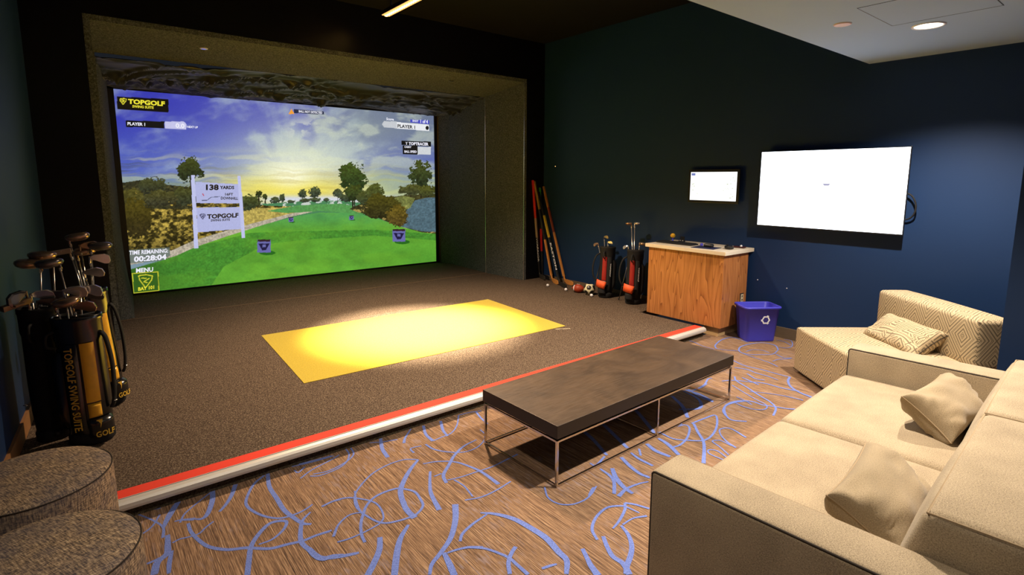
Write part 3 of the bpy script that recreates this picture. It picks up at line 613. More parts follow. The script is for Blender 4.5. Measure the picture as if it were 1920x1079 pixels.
# land
hz = 379
n1 = fbm(U/7, V/5, 4); n2 = fbm(U/2.6, V/2.2, 3); n3 = fbm(U/26, V/14, 3)
far = inpoly([(470, 384), (560, 378), (640, 376), (700, 384), (820, 384), (820, 420), (460, 420)])
put(far, col((74, 130, 88))); put(far & (n1 > .58) & (V < 388), col((196, 204, 196)))
veg = inpoly([(210, 346), (262, 338), (300, 345), (362, 352), (420, 358), (470, 380), (500, 386), (560, 388), (590, 394), (540, 402), (470, 424), (400, 446), (330, 474), (240, 486), (210, 520)])
vc = col((50, 44, 18))[None, None]*(1-sm(n1, .36, .66))[..., None]+col((172, 148, 66))*sm(n1, .36, .66)[..., None]
vc = vc*(.55+.9*n2[..., None])*(1-.25*sm(V, 430, 470)[..., None]); put(veg, vc)
lt = inpoly([(455, 392), (560, 388), (592, 394), (520, 408), (458, 424)]); put(lt, col((190, 170, 88))*(.65+.6*n2[..., None]))
dkv = veg & (V < 392) & (U < 364) & (n3 > .35); put(dkv*.8, col((44, 46, 32))*(.5+n2[..., None]))
path = inpoly([(322, 470), (362, 452), (400, 440), (470, 420), (540, 402), (588, 392), (592, 396), (540, 408), (470, 430), (400, 452), (368, 464), (330, 482), (238, 498), (238, 478)])
put(path, col((186, 176, 156))*(.7+.5*n2[..., None]))
fair = inpoly([(236, 508), (290, 494), (330, 480), (368, 463), (430, 442), (500, 420), (560, 405), (600, 399), (650, 399), (690, 404), (725, 416), (760, 428), (830, 440), (830, 560), (236, 560)])
gc = col((96, 164, 52))*(.86+.22*n3[..., None]+.10*(n2[..., None]-.5))
gc = gc+col((-12, -4, 30))*(1-sm(V, 400, 440))[..., None]; put(fair, gc)
rough = inpoly([(236, 508), (330, 480), (368, 463), (470, 437), (560, 434), (700, 431), (830, 440), (830, 452), (700, 442), (570, 450), (500, 458), (420, 500), (380, 560), (236, 560)])
put(rough*.75, (col((64, 132, 46))*(.72+.5*n2[..., None]))*(.85+.3*n1[..., None]))
put(fair*sm(fbm(U/60, V/22, 3), .45, .7)*.25, col((130, 190, 50)))
put(fair*(1-sm(U, 240, 420))*sm(V, 440, 520)*.35, col((40, 80, 26)))
put(fair*sm(U, 640, 800)*sm(V, 450, 500)*.3, col((60, 130, 40)))
put(rough*(1-sm(U, 230, 330))*sm(V, 440, 520)*.35, col((50, 70, 20)))
uf = inpoly([(500, 396), (560, 385), (640, 382), (690, 392), (680, 402), (600, 396), (540, 400)]); put(uf, col((86, 150, 80))*(.85+.3*n2[..., None]))
rb = inpoly([(655, 392), (690, 376), (720, 372), (760, 366), (830, 362), (830, 440), (790, 436), (735, 420), (700, 405), (670, 398)])
put(rb, col((58, 56, 30))*(.4+1.1*n1[..., None]+.3*n2[..., None])); put(rb & (n1 > .56) & (V > 385), col((170, 150, 84))*(.6+.7*n2[..., None]))
bl = inpoly([(752, 425), (762, 395), (778, 376), (800, 371), (830, 370), (830, 436), (790, 434)]); put(bl, col((84, 110, 122))*(.7+.5*n2[..., None]))
put(inpoly([(738, 372), (756, 367), (778, 372), (770, 390), (750, 398)])*.7, col((140, 150, 80))*(.6+.7*n2[..., None]))
def tree(cx, cy, rx, ry, base, c=(34, 42, 26), th=.5, tw=2.0, seed=0):
    d_ = ((U-cx)/rx)**2+((V-cy)/ry)**2; nn = .62*fbm(U/(rx*.36)+seed*13, V/(ry*.26)+seed*7, 3)+.38*fbm(U/2.6+seed*5, V/2.2, 2)
    m = (nn-th*.55-.42*(d_-.35)) > 0; m &= d_ < 1.5
    put((np.abs(U-cx-(V-cy)*.03) < tw/2) & (V > cy) & (V < base), col((40, 34, 24)))
    put(m, col(c)*(.45+1.3*fbm(U/3+seed, V/2.5, 3)[..., None])+col((26, 24, 0))*(1-sm(V, cy-ry, cy+ry))[..., None])
tree(357, 318, 24, 24, 360, seed=1, tw=3)
tree(288, 352, 28, 17, 380, (38, 42, 34), .42, seed=2); tree(240, 378, 28, 24, 400, (52, 50, 30), .38, seed=3); tree(252, 410, 36, 34, 430, (44, 38, 18), .4, seed=33)
tree(346, 368, 24, 17, 380, (42, 46, 32), .36, seed=4); tree(300, 372, 30, 15, 380, (48, 48, 34), .38, seed=41); tree(467, 380, 22, 14, 395, (44, 52, 34), .34, seed=5)
tree(485, 364, 7, 7, 380, seed=6); tree(497, 369, 5, 6, 382, seed=7)
for k, (x, y, a, b) in enumerate([(516, 376, 9, 6), (529, 371, 5, 8), (567, 363, 8, 8), (590, 360, 11, 10), (571, 376, 10, 4), (590, 375, 12, 4), (612, 375, 6, 3), (633, 362, 9, 8), (650, 370, 14, 8), (546, 378, 8, 3)]):
    tree(x, y, a, b, 380, (46, 56, 46), .38, 1.4, seed=8+k)
tree(660, 333, 26, 31, 390, (34, 50, 26), .46, 3.4, seed=21); tree(664, 362, 18, 16, 390, (36, 48, 26), .44, 2, seed=22)
tree(703, 364, 15, 18, 395, (50, 58, 34), .30, 2, seed=23); tree(684, 372, 14, 13, 395, (44, 52, 34), .32, 2, seed=28); tree(716, 388, 34, 22, 400, (44, 42, 20), .36, 2, seed=24)
tree(788, 328, 21, 25, 372, (36, 46, 28), .44, 2.6, seed=25); tree(770, 357, 22, 10, 370, (52, 56, 36), .32, 2, seed=26); tree(803, 358, 18, 10, 370, (52, 56, 30), .34, 2, seed=27)
tree(745, 405, 20, 18, 420, (70, 58, 26), .36, 2, seed=29)
# distance board
bd = (176, 180, 222)
put(inpoly([(366, 341), (451, 346), (453, 382), (368, 381)]), col(bd)); put(inpoly([(368, 390), (454, 388), (457, 429), (371, 436)]), col(bd))
put(inpoly([(358, 329), (365, 329), (372, 466), (364, 466)]), col((190, 194, 232))); put(inpoly([(445, 330), (451, 330), (460, 446), (453, 447)]), col((190, 194, 232)))
def ln(x1, y1, x2, y2, wd, c):
    L_ = math.hypot(x2-x1, y2-y1); t_ = np.clip(((U-x1)*(x2-x1)+(V-y1)*(y2-y1))/L_**2, 0, 1); put(np.hypot(U-x1-t_*(x2-x1), V-y1-t_*(y2-y1)) < wd, col(c))
ln(379, 376, 388, 376, .6, (80, 84, 110)); ln(388, 376, 396, 370, .6, (80, 84, 110)); ln(396, 370, 412, 369, .6, (90, 94, 120)); ln(380, 364, 382, 367, 1, (190, 50, 60))
# tee boxes
for x, y, s_ in ((495, 462, 12.5), (748, 442, 12), (545.5, 412, 4.6), (659, 408.5, 4.2)):
    put(((U-x-s_*.5)/(s_*1.2))**2+((V-y-s_)/(s_*.35))**2 < 1, col((40, 104, 30)))
    put((np.abs(U-x) < s_) & (np.abs(V-y) < s_*.95), col((104, 104, 168))); put((np.abs(U-x) < s_*.95) & (np.abs(V-y+s_*.85) < s_*.16), col((52, 30, 40)))
    put((np.abs(V-y-s_*.1) < s_*.5) & (np.abs(U-x) < (s_*.62-(V-y)*.55)) & ~((np.abs(V-y+s_*.05) < s_*.2) & (np.abs(U-x) < s_*.25)), col((34, 28, 66)))
def band(P, c, a=1.): put(inpoly(P)*a, col(c))
band([(219, 181), (316, 186), (316, 211), (220, 205)], (14, 12, 10))
band([(236, 226), (308, 228), (308, 241), (236, 238)], (16, 16, 18)); band([(309, 228), (345, 228), (350, 234), (349, 243), (309, 241)], (196, 196, 232))
band([(551, 205), (607, 209), (608, 215), (551, 212)], (38, 44, 72)); band([(541, 214), (546.5, 204), (552, 214)], (240, 160, 60))
band([(720, 227), (744, 228), (744, 241), (720, 239), (716, 233)], (196, 200, 206)); band([(744, 229), (804, 234), (805, 246), (744, 241)], (232, 234, 238))
band([(769, 224), (805, 226), (805, 233), (769, 230)], (72, 76, 190)); put(((U-801)/3)**2+((V-240)/4)**2 < 1, col((20, 20, 24)))
band([(753, 264), (808, 266), (808, 275), (753, 272)], (16, 18, 20)); band([(755, 273), (783, 274), (783, 290), (755, 289)], (20, 20, 22)); band([(783, 275), (808, 276), (808, 290), (783, 290)], (206, 210, 214))
band([(238, 469), (318, 464), (319, 480), (300, 490), (240, 494)], (96, 110, 106), .8)
band([(250, 512), (297, 509), (299, 544), (253, 550)], (52, 92, 30), .9)
lnc = (190, 190, 50)
for a in ((248, 513, 296, 510), (296, 510, 298, 545), (298, 545, 251, 550), (251, 550, 248, 513)): ln(*a, .8, lnc)
def shield(cx, cy, s_, c, bg, w_=1.1):
    P = [(cx-s_, cy-s_*.72), (cx, cy-s_*.9), (cx+s_, cy-s_*.72), (cx+s_*.85, cy-s_*.1), (cx, cy+s_), (cx-s_*.85, cy-s_*.1)]
    for i in range(6): ln(*P[i], *P[(i+1) % 6], w_, c)
    ln(cx-s_*.55, cy-s_*.4, cx+s_*.1, cy-s_*.35, w_, c); ln(cx-s_*.2, cy+s_*.1, cx+s_*.5, cy-s_*.35, w_, c); ln(cx-s_*.25, cy+s_*.15, cx+s_*.2, cy+s_*.25, w_, c)
shield(273, 527, 13, (200, 200, 54), None, 1.0); shield(231, 190, 6, (224, 216, 60), None, .7); shield(380, 406, 5, (60, 58, 90), None, .7)
IMG = np.clip(IMG*(.97+.06*(fbm(U/1.5, V/1.5, 2)[..., None]-.5)), 0, 255)/255
LIN = np.where(IMG <= .04045, IMG/12.92, ((IMG+.055)/1.055)**2.4)
me = bpy.data.meshes.new('picture_surface'); nv = GW*GH
co = np.stack([WX, np.full_like(WX, YS), WZ], -1).reshape(-1, 3)
me.vertices.add(nv); me.vertices.foreach_set('co', co.ravel())
jj, ii = np.meshgrid(np.arange(GH-1), np.arange(GW-1), indexing='ij'); a = (jj*GW+ii).ravel(); quad = np.stack([a, a+1, a+GW+1, a+GW], 1)
me.loops.add(quad.size); me.loops.foreach_set('vertex_index', quad.ravel()); me.polygons.add(len(quad)); me.polygons.foreach_set('loop_start', np.arange(len(quad))*4)
me.update(calc_edges=True)
ca = me.color_attributes.new('picture', 'FLOAT_COLOR', 'POINT'); ca.data.foreach_set('color', np.concatenate([LIN.reshape(-1, 3), np.ones((nv, 1))], 1).ravel())
t = NT('projected_picture'); at = t.n('ShaderNodeVertexColor', layer_name='picture'); t.col((.03, .03, .03)).p(.8, 0, .1)
t.t.links.new(at.outputs[0], t.b.inputs['Emission Color']); t.b.inputs['Emission Strength'].default_value = 1.08
me.materials.append(t.m)
scr = thing('projection_screen', 'huge lit projection screen showing a golf fairway at sunset, inside the bay', 'projection screen', (0, 0, 0))
o = bpy.data.objects.new('picture_surface', me); C.objects.link(o); o.parent = scr
g = G(); e = .03
for a in ((xL-.07, xL, zB-.02, zT_+.06), (xR, xR+.06, zB-.02, zT_+.06), (xL-.07, xR+.06, zT_, zT_+.07), (xL-.07, xR+.06, zB-.024, zB)): g.box(a[0], a[1], YS-.02, YS+.06, a[2], a[3])
obj('border', g, 'black_plastic', scr)
g = G(); g.box(xL-.085, xL-.07, YS-.03, YS+.05, zB, zT_+.1); g.box(xR+.06, xR+.075, YS-.03, YS+.05, zB, zT_+.1); g.box(xL-.08, xR+.07, YS-.03, YS+.05, zT_+.07, zT_+.13); g.box(xL, xR, YS-.03, YS+.05, zB-.03, zB-.024)
obj('edge_webbing', g, 'pale_trim', scr)
g = G()
def st(s_, x0, x1, yb, yt, mi, yb2=None, bold=.02):
    P = S(x0, yb); Q = S(x1, yb2 if yb2 is not None else yb); T_ = S(x0, yt)
    P.y -= .006; g = G(); text(g, s_, P, (Q.x-P.x, 0, Q.z-P.z), (T_.x-P.x, 0, T_.z-P.z), 0, bold+.012); obj('lettering', g, ('text_white', 'text_yellow', 'text_dark')[mi], scr)
st('TOPGOLF', 240, 309, 195, 185.5, 1, 199.5, .035); st('SWING SUITE', 248, 288, 202, 197, 1, 204.5)
st('PLAYER 1', 239, 272, 235, 229, 0, 236.5); st('0.0', 329, 346, 240, 231, 0, 241); st('NEXT UP', 351, 371, 240, 236, 0, 241)
st('BALL NOT DETECTED', 560, 604, 211, 206.5, 0, 214)
st('Score', 724, 738, 225.5, 220.5, 0, 226.5); st('SHOT', 773, 784, 228.5, 224.5, 0, 229.5); st('1 of 4', 788, 802, 231, 224, 0, 232)
st('PLAYER 1', 745, 778, 239.5, 233, 2, 242); st('TOPTRACER', 766, 803, 272.5, 266.5, 0, 273.5, .03); st('Y', 760, 764, 272, 266.5, 0); st('CARRY', 758, 771, 277.5, 273.7, 0, 278); st('BALL SPEED', 758, 781, 286.5, 282, 0, 287)
st('138', 386, 410, 357, 346, 2, 357, .035); st('YARDS', 412, 439, 355, 348.5, 2, 355, .03); st('16FT', 422, 437, 367, 362, 2, 367); st('DOWNHILL', 414, 446, 374.5, 369, 2, 375)
st('TOPGOLF', 388, 447, 411, 402, 2, 408, .035); st('SWING SUITE', 395, 431, 416, 411.5, 2, 414)
st('TIME REMAINING:', 242, 315, 478.5, 470.5, 0, 474); st('00:28:04', 251, 312, 492, 481, 0, 487, .03); st('MENU', 255, 287, 512, 503.5, 0, 509.5); st('BAY 101', 259, 289, 546, 539, 1, 542)
# ------------------------------------------------------------------ wall screens
t = thing('wall_television', 'large white glowing television showing No Signal on the navy wall', 'television', (XW, 2.235, 1.20))
w_, h_ = 1.31, .755
obj('cabinet_back', B(-.085, -.03, -.55, .55, .08, .66), 'black_plastic', t, bev=.01)
obj('wall_bracket', G().box(-.03, 0, -.3, .3, .2, .5), 'black_plastic', t)
obj('bezel', G().box(-.098, -.082, -w_/2-.008, w_/2+.008, -.016, h_+.008), 'black_plastic', t, bev=.003)
obj('display', B(-.0995, -.098, -w_/2, w_/2, -.004, h_), 'tv_glow', t)
g = G(); text(g, 'No Signal', (-.1002, .07, .285), (0, -.14, 0), (0, 0, .030), 0); obj('on_screen_message', g, 'tv_text', t)
g = G(); g.prism([(-.036, 0), (.036, 0), (.020, -.022), (-.020, -.022)], 0, .0004, 0, Matrix.Translation((-.1002, 0, .435)) @ Matrix(((0, 0, 1, 0), (-1, 0, 0, 0), (0, 1, 0, 0), (0, 0, 0, 1))))
obj('signal_icon', g, 'tv_text', t)
obj('cable', G().tube([(x, y, z) for x, y, z in crom([(-.04, -.64, .36), (-.05, -.69, .33), (-.05, -.72, .26), (-.045, -.715, .18), (-.03, -.67, .13), (-.03, -.6, .12)], 5)], .007, 8), 'black_rubber', t)
t = thing('wall_monitor', 'small bright monitor in a black bezel on the navy wall left of the television', 'monitor', (XW, 3.462, 1.43))
w_, h_ = .58, .325
obj('cabinet_back', B(-.045, 0, -.2, .2, .05, .28), 'black_plastic', t)
obj('bezel', B(-.06, -.045, -w_/2-.03, w_/2+.03, -.028, h_+.03), 'black_plastic', t, bev=.003)
obj('display', B(-.0612, -.06, -w_/2, w_/2, 0, h_), 'monitor_glow', t)
g = G(); r2 = random.Random(4); g.box(-.0618, -.0612, .23, .28, .285, .312, 0)
for (y0, z0, sc) in ((.22, .10, .04), (.24, .18, .03), (-.14, .12, .06), (-.20, .16, .05), (-.24, .24, .03), (-.22, .05, .04)):
    for k in range(7): yy, z_ = y0+r2.uniform(-sc, sc), z0+r2.uniform(-sc, sc)*.7; s_ = r2.uniform(.003, .009); g.box(-.0616, -.0612, yy-s_, yy+s_, z_-s_*.5, z_+s_*.5, 1)
obj('on_screen_image', g, [emis('monitor_blue', (.15, .2, .5), 1), emis('monitor_green', (.55, .62, .42), 1)], t)

# ------------------------------------------------------------------ console
cx0, cx1, cy0, cy1 = 5.20, 5.70, 2.985, 3.935
t = thing('simulator_console', 'wooden console cabinet with pale laminate top at the end of the platform', 'cabinet', ((cx0+cx1)/2, (cy0+cy1)/2, 0)); hx, hy = (cx1-cx0)/2, (cy1-cy0)/2
obj('body', B(-hx, hx, -hy, hy, .105, .885), 'wood', t, bev=.002)
obj('countertop', B(-hx-.035, hx+.05, -hy-.035, hy+.03, .889, .93), 'laminate_top', t, bev=.004)
obj('reveal', B(-hx+.006, hx-.006, -hy+.006, hy-.006, .885, .889), 'black_plastic', t)
obj('toe_kick', G().box(-hx+.05, hx-.02, -hy+.05, -hy+.22, 0, .105), simple('toe_tan', lin((188, 160, 118)), .6), t)
obj('plinth', G().box(-hx+.03, hx-.02, -hy+.22, hy-.02, ZP, .105), 'black_plastic', t)
o = obj('power_outlet', B(-.035, .035, -.006, 0, -.055, .055), 'black_plastic', t, loc=(.152, -hy, .385), bev=.003)
obj('cover_plate', B(-.026, .026, -.009, -.006, -.044, .044), 'almond', o, bev=.002)
g = G()
for z in (-.02, .02): g.lathe([(.012, 0), (.0001, .001)], 14, M=Matrix.Translation((0, -.0092, z)) @ Matrix.Rotation(PI/2, 4, 'X'))
obj('sockets', g, 'black_plastic', o)
ZK = .931
t = thing('keyboard', 'long black keyboard lying along the console top', 'keyboard', (5.40, 3.70, ZK), 0)
obj('case', B(-.075, .075, -.235, .235, 0, .016), 'black_plastic', t, bev=.004)
g = G()
for i in range(5):
    for j in range(15): g.box(-.062+i*.026, -.040+i*.026, -.22+j*.0295, -.196+j*.0295, .016, .021)
obj('keys', g, 'black_rubber', t)
t = thing('mouse_pad', 'black mouse pad on the console top, right of the keyboard', 'mouse pad', (5.335, 3.28, ZK), .1)
obj('pad', B(-.10, .10, -.13, .13, 0, .004), 'dark_navy', t, bev=.002)
t = thing('computer_mouse', 'black computer mouse resting on the mouse pad', 'computer mouse', (5.37, 3.27, ZK+.005), .1)
obj('shell', G().rbox((.06, .10, .034), .014, (0, 0, .006), 4, M=Matrix.Translation((0, 0, .017))), 'black_plastic', t)
obj('wheel', G().lathe([(.007, -.004), (.007, .004)], 12, M=Matrix.Translation((0, .03, .036)) @ Matrix.Rotation(PI/2, 4, 'Y')), 'silver', t)
t = thing('ball_topped_stand', 'yellow ball on a short blue stand at the far end of the console', 'ball', (5.55, 3.86, ZK))
obj('stand', G().lathe([(.022, 0), (.022, .006), (.009, .012), (.007, .04), (.014, .05)], 16), 'bin_blue', t)
obj('ball', G().lathe([(.028*math.sin(a*PI/12)+.0001, -.028*math.cos(a*PI/12)+.072) for a in range(13)], 20), 'yellow_ball', t)
t = thing('blue_cap', 'small blue knob on the console top behind the mouse', 'knob', (5.47, 3.42, ZK))
obj('knob_body', G().lathe([(.016, 0), (.018, .012), (.012, .026), (.0001, .028)], 14), 'bin_blue', t)
t = thing('charging_dock', 'small black upright dock with two pale buttons at the back of the console', 'dock', (5.62, 3.78, ZK))
obj('stand', B(-.02, .02, -.035, .035, 0, .012), 'black_plastic', t, bev=.002); obj('upright', B(.005, .014, -.03, .03, .012, .062), 'black_plastic', t, bev=.002)
for y in (-.018, .014): obj('button', G().lathe([(.007, 0), (.006, .006), (.0001, .007)], 10, M=Matrix.Translation((-.008, y, .012))), 'silver', t)
def controller(loc, rz, lab):
    t = thing('game_controller', lab, 'game controller', loc, rz)
    obj('shell', G().rbox((.13, .06, .03), .013, (0, 0, .004), 5, M=Matrix.Translation((0, 0, .02)), fn=lambda q: (q.x, q.y-abs(q.x)**2*9, q.z)), 'black_plastic', t)
    for sx in (-1, 1): obj('thumbstick', G().lathe([(.005, 0), (.005, .01), (.011, .012), (.0001, .015)], 12, M=Matrix.Translation((sx*.03, .0, .036))), 'black_rubber', t)
controller((5.42, 3.08, ZK), .6, 'small black game controller at the near end of the console top')
t = thing('cable_hub', 'flat dark hub with a white knob at the back near corner of the console', 'hub', (5.63, 3.06, ZK), .2)
obj('case', B(-.04, .04, -.06, .06, 0, .014), simple('dark_red', lin((60, 18, 20)), .5), t, bev=.003)
obj('knob', G().lathe([(.013, 0), (.013, .012), (.0001, .018)], 14, M=Matrix.Translation((0, -.02, .014))), 'white_paint', t)

# ------------------------------------------------------------------ recycling bin
t = thing('recycling_bin', 'blue plastic recycling bin with white arrows symbol beside the console', 'bin', (5.495, 2.745, 0), math.radians(-124))
def rr(w_, d_, r, n=5):
    P = []
    for cx, cy, a0 in ((w_-r, d_-r, 0), (-w_+r, d_-r, PI/2), (-w_+r, -d_+r, PI), (w_-r, -d_+r, 1.5*PI)):
        for k in range(n+1): a = a0+PI/2*k/n; P.append((cx+r*math.cos(a), cy+r*math.sin(a)))
    return P
g = G(); lv = [(.105, .150, .0, .03), (.108, .154, .01, .034), (.128, .185, .345, .04), (.140, .198, .35, .044), (.143, .201, .362, .045), (.140, .198, .372, .044), (.128, .186, .372, .04), (.122, .180, .362, .04), (.100, .146, .02, .03)]
vv = [[(x, y, z) for x, y in rr(a, b, r)] for a, b, z, r in lv]; n = len(vv[0])
g.add([p for l in vv for p in l], [(i*n+k, i*n+(k+1) % n, (i+1)*n+(k+1) % n, (i+1)*n+k) for i in range(len(lv)-1) for k in range(n)]+[tuple(range(n))[::-1], tuple(range((len(lv)-1)*n, len(lv)*n))], 0, True)
obj('bucket', g, 'bin_blue', t)
g = G(); g2 = G()
for k in range(3):   # three chasing arrows
    A = Matrix.Rotation(k*2*PI/3, 4, 'Z'); P = [(-.018, -.030), (.014, -.030), (.014, -.037), (.028, -.025), (.014, -.013), (.014, -.020), (-.012, -.020), (-.020, -.006), (-.028, -.011)]; P = [(1.35*a_, 1.35*b_) for a_, b_ in P]
    g.prism(P, 0, .0012, 0, Matrix.Translation((.1225, .03, .235)) @ Matrix.Rotation(.060, 4, 'Y') @ Matrix(((0, 0, 1, 0), (1, 0, 0, 0), (0, 1, 0, 0), (0, 0, 0, 1))) @ A)
obj('recycling_symbol', g, 'white_paint', t)

# ------------------------------------------------------------------ coffee table
t = thing('coffee_table', 'long low coffee table with dark metal slab top on a thin chrome frame', 'coffee table', (2.833, 2.352, 0), .022)
g = G().box(-.932, .932, -.334, .334, .285, .362, 0); g.m = [1, 0, 1, 1, 1, 1]; obj('tabletop', g, ['table_top', 'table_side'], t, bev=.003)
bars = .006
g = G()
for z in (.266, .008):
    for y in (-.322, .322): g.box(-.925, .925, y-bars, y+bars, z-bars, z+bars)
    for x in (-.919, .919): g.box(x-bars, x+bars, -.322, .322, z-bars, z+bars)
g.box(-bars, bars, -.322, .322, .002, .014)
obj('frame', g, 'chrome', t, bev=.001)
obj('spacer', B(-.90, .90, -.30, .30, .270, .285), 'black_plastic', t)
for x in (-.919, .919, 0):
    for y in (-.322, .322): obj('leg', B(x-.007, x+.007, y-.007, y+.007, 0, .27), 'chrome', t, bev=.001)

# ------------------------------------------------------------------ sofa
SL, SD = 2.46, 1.14
t = thing('sofa', 'beige two-seat fabric sofa with square arms and dark piping', 'sofa', (1.62+SL/2, 1.18+.06*SL/2, 0), math.radians(3.4)); X0 = -SL/2
def T(x, y, z): return Matrix.Translation((x, y, z))
def piping(g, pts, r=.0045): g.tube(pts, r, 6, closed=True)
obj('base', G().rbox((SL-.40, SD-.08, .20), .02, M=T(0, -SD/2-.01, .14)), 'sofa_fabric', t)
for sg in (-1, 1):
    xx = sg*(SL/2-.10)
    a = obj('armrest', G().rbox((.20, SD, .55), .018, (0, 0, .006), 6, M=T(xx, -SD/2, .305)), 'sofa_fabric', t)
    g = G()
    for xo in (xx-.0948, xx+.0948):
        P = [(xo, -SD+.02, .038), (xo, -.02, .038), (xo, -.0055, .05), (xo, -.0055, .565), (xo, -.012, .573), (xo, -.02, .5755), (xo, -SD+.02, .5755), (xo, -SD+.0055, .565), (xo, -SD+.0055, .05)]
        if xo < xx: piping(g, P); obj('piping', g, 'piping', a); g = G()
        else: piping(g, P, .003); obj('seam', g, simple('seam_beige', lin((150, 130, 104)), .9), a)
for i, xc in enumerate((-.515, .515)):
    a = obj('seat_cushion', G().rbox((1.026, .86, .20), .045, (.004, .012, .016), 8, M=T(xc, -.415, .310)), 'sofa_fabric', t)
    def lean(q): return (q.x, q.y+.10*(.5-(q.z+.18)/.36)*(.7+.3*max(-1, min(1, q.y/.16))), q.z)
    a = obj('back_cushion', G().rbox((1.026, .32, .36), .035, (.002, .02, .012), 8, M=T(xc, -.91, .535), fn=lean), 'sofa_fabric', t)
    g = G(); X1, X2 = xc-.505, xc+.505; zt, yf = .712, -.806
    piping(g, [(X1, yf, zt-.006), (X2, yf, zt-.006), (X2+.002, yf-.02, zt-.004), (X2+.002, yf-.26, zt-.004), (X2, yf-.27, zt-.008), (X1, yf-.27, zt-.008), (X1-.002, yf-.26, zt-.004), (X1-.002, yf-.02, zt-.004)], .0035)
    obj('piping', g, simple('piping_beige', lin((150, 130, 102)), .9), a)
obj('back_frame', G().rbox((SL-.40, .10, .56), .03, (0, 0, .0), 6, M=T(0, -SD+.03, .32)), 'sofa_fabric', t)
for sx in (-1, 1):
    for y in (-.08, -SD+.08): obj('foot', B(sx*(SL/2-.12)-.03, sx*(SL/2-.12)+.03, y-.03, y+.03, 0, .04), 'black_plastic', t)

def pillow(name, lab, size, M, mat, seed, seam='piping'):
    a_, b_, th = size; n = 26; rp = random.Random(seed); g = G(); ks = [(rp.uniform(3, 9), rp.uniform(-6, 6), rp.uniform(0, 6)) for _ in range(5)]
    for sd in (1, -1):
        o_ = len(g.v)
        for j in range(n+1):
            for i in range(n+1):
                u = math.sin(PI/2*(2*i/n-1)); v = math.sin(PI/2*(2*j/n-1)); e = (max(0, 1-abs(u)**3.6)**.5*max(0, 1-abs(v)**2.3)**.5)
                pinch = 1-.07*(1-abs(v)**2.5)*abs(u)**3; pin2 = 1-.10*(1-abs(u)**2.5)*abs(v)**3
                wr = sum(math.sin(k1*u+k2*v+k3) for k1, k2, k3 in ks)*.006*(abs(u)*abs(v))**.5*e*2
                fan = .007*math.sin(13*math.atan2(v, abs(u)-1.35+.0001))*abs(u)**3*min(1, e*2)
                g.v.append(tuple(M @ Vector((u*a_/2*pinch, v*b_/2*pin2, sd*(th/2*e**.62)+wr+fan))))
        for j in range(n):
            for i in range(n): q = [o_+j*(n+1)+i, o_+j*(n+1)+i+1, o_+(j+1)*(n+1)+i+1, o_+(j+1)*(n+1)+i]; g.f.append(q if sd > 0 else q[::-1]); g.m.append(0); g.s.append(True)
    o = obj(name, g, mat); c = sum((Vector(v.co) for v in o.data.vertices), Vector())/len(o.data.vertices)
    w2 = o.modifiers.new('weld', 'WELD'); w2.merge_threshold = .0008
    e = thing('throw_pillow', lab, 'pillow', (0, 0, 0)); o.parent = e; o.name = 'pillow_cover'
    g = G(); P = []
    for k in range(4*n):
        s_, i = divmod(k, n); u = math.sin(PI/2*(2*i/n-1)); P.append(((u, -1), (1, u), (-u, 1), (-1, -u))[s_])
    pts = []
    for u, v in P: pts.append(M @ Vector((u*a_/2*(1-.07*(1-abs(v)**2.5)*abs(u)**3), v*b_/2*(1-.10*(1-abs(u)**2.5)*abs(v)**3), 0)))
    g.tube(pts, .0035, 6, closed=True); obj('seam', g, seam, e)
    return e
SM = t.matrix_basis.copy()
SM = Matrix.Translation(t.location) @ Matrix.Rotation(t.rotation_euler.z, 4, 'Z')
def PM(x, y, z, tilt, yaw=0, roll=0): return SM @ T(x, y, z) @ Matrix.Rotation(yaw, 4, 'Z') @ Matrix.Rotation(tilt, 4, 'X') @ Matrix.Rotation(roll, 4, 'Z')
pillow('p', 'plain beige lumbar pillow against the near end of the sofa back', (.54, .27, .19), PM(-.64, -.61, .508, math.radians(32), .05), 'pillow_fabric', 1, 'piping_beige')
pillow('p', 'plain beige lumbar pillow against the far end of the sofa back', (.54, .27, .19), PM(.54, -.60, .515, math.radians(36), -.12), 'pillow_fabric', 2, 'piping_beige')

# ------------------------------------------------------------------ patterned lounge chair
LA = math.atan2(-.775, -.635)
t = thing('lounge_chair', 'wide armless lounge chair in cream diamond-patterned fabric by the navy wall', 'chair', (4.80, 2.045, 0), LA)
CWd, CD = 1.04, .92
a = obj('seat', G().rbox((CWd, CD, .38), .022, (.004, .006, .012), 8, M=T(CWd/2, CD/2, .215)), 'diamond', t)
g = G(); piping(g, [(.004, .004, .392), (CWd-.004, .004, .392), (CWd-.004, CD-.1, .392), (.004, CD-.1, .392)], .0035); piping(g, [(.003, .003, .035), (CWd-.003, .003, .035), (CWd-.003, CD-.1, .035), (.003, CD-.1, .035)], .0035)
obj('piping', g, 'piping', a)
a = obj('backrest', G().rbox((CWd, .25, .345), .03, (.004, .012, .014), 8, M=T(CWd/2, CD-.115, .566)), 'diamond', t)
g = G(); zt = .722; piping(g, [(.008, CD-.232, zt), (CWd-.008, CD-.232, zt), (CWd-.008, CD-.01, zt), (.008, CD-.01, zt)], .0035); obj('piping', g, 'piping', a)
for x in (.07, CWd-.07):
    for y in (.07, CD-.07): obj('foot', B(x-.025, x+.025, y-.025, y+.025, 0, .03), 'black_plastic', t)
LM = Matrix.Translation(t.location) @ Matrix.Rotation(LA, 4, 'Z')
pillow('p', 'cream diamond-patterned lumbar pillow lying on the lounge chair', (.60, .30, .16), LM @ T(.50, .56, .475) @ Matrix.Rotation(math.radians(38), 4, 'X'), 'diamond', 3)

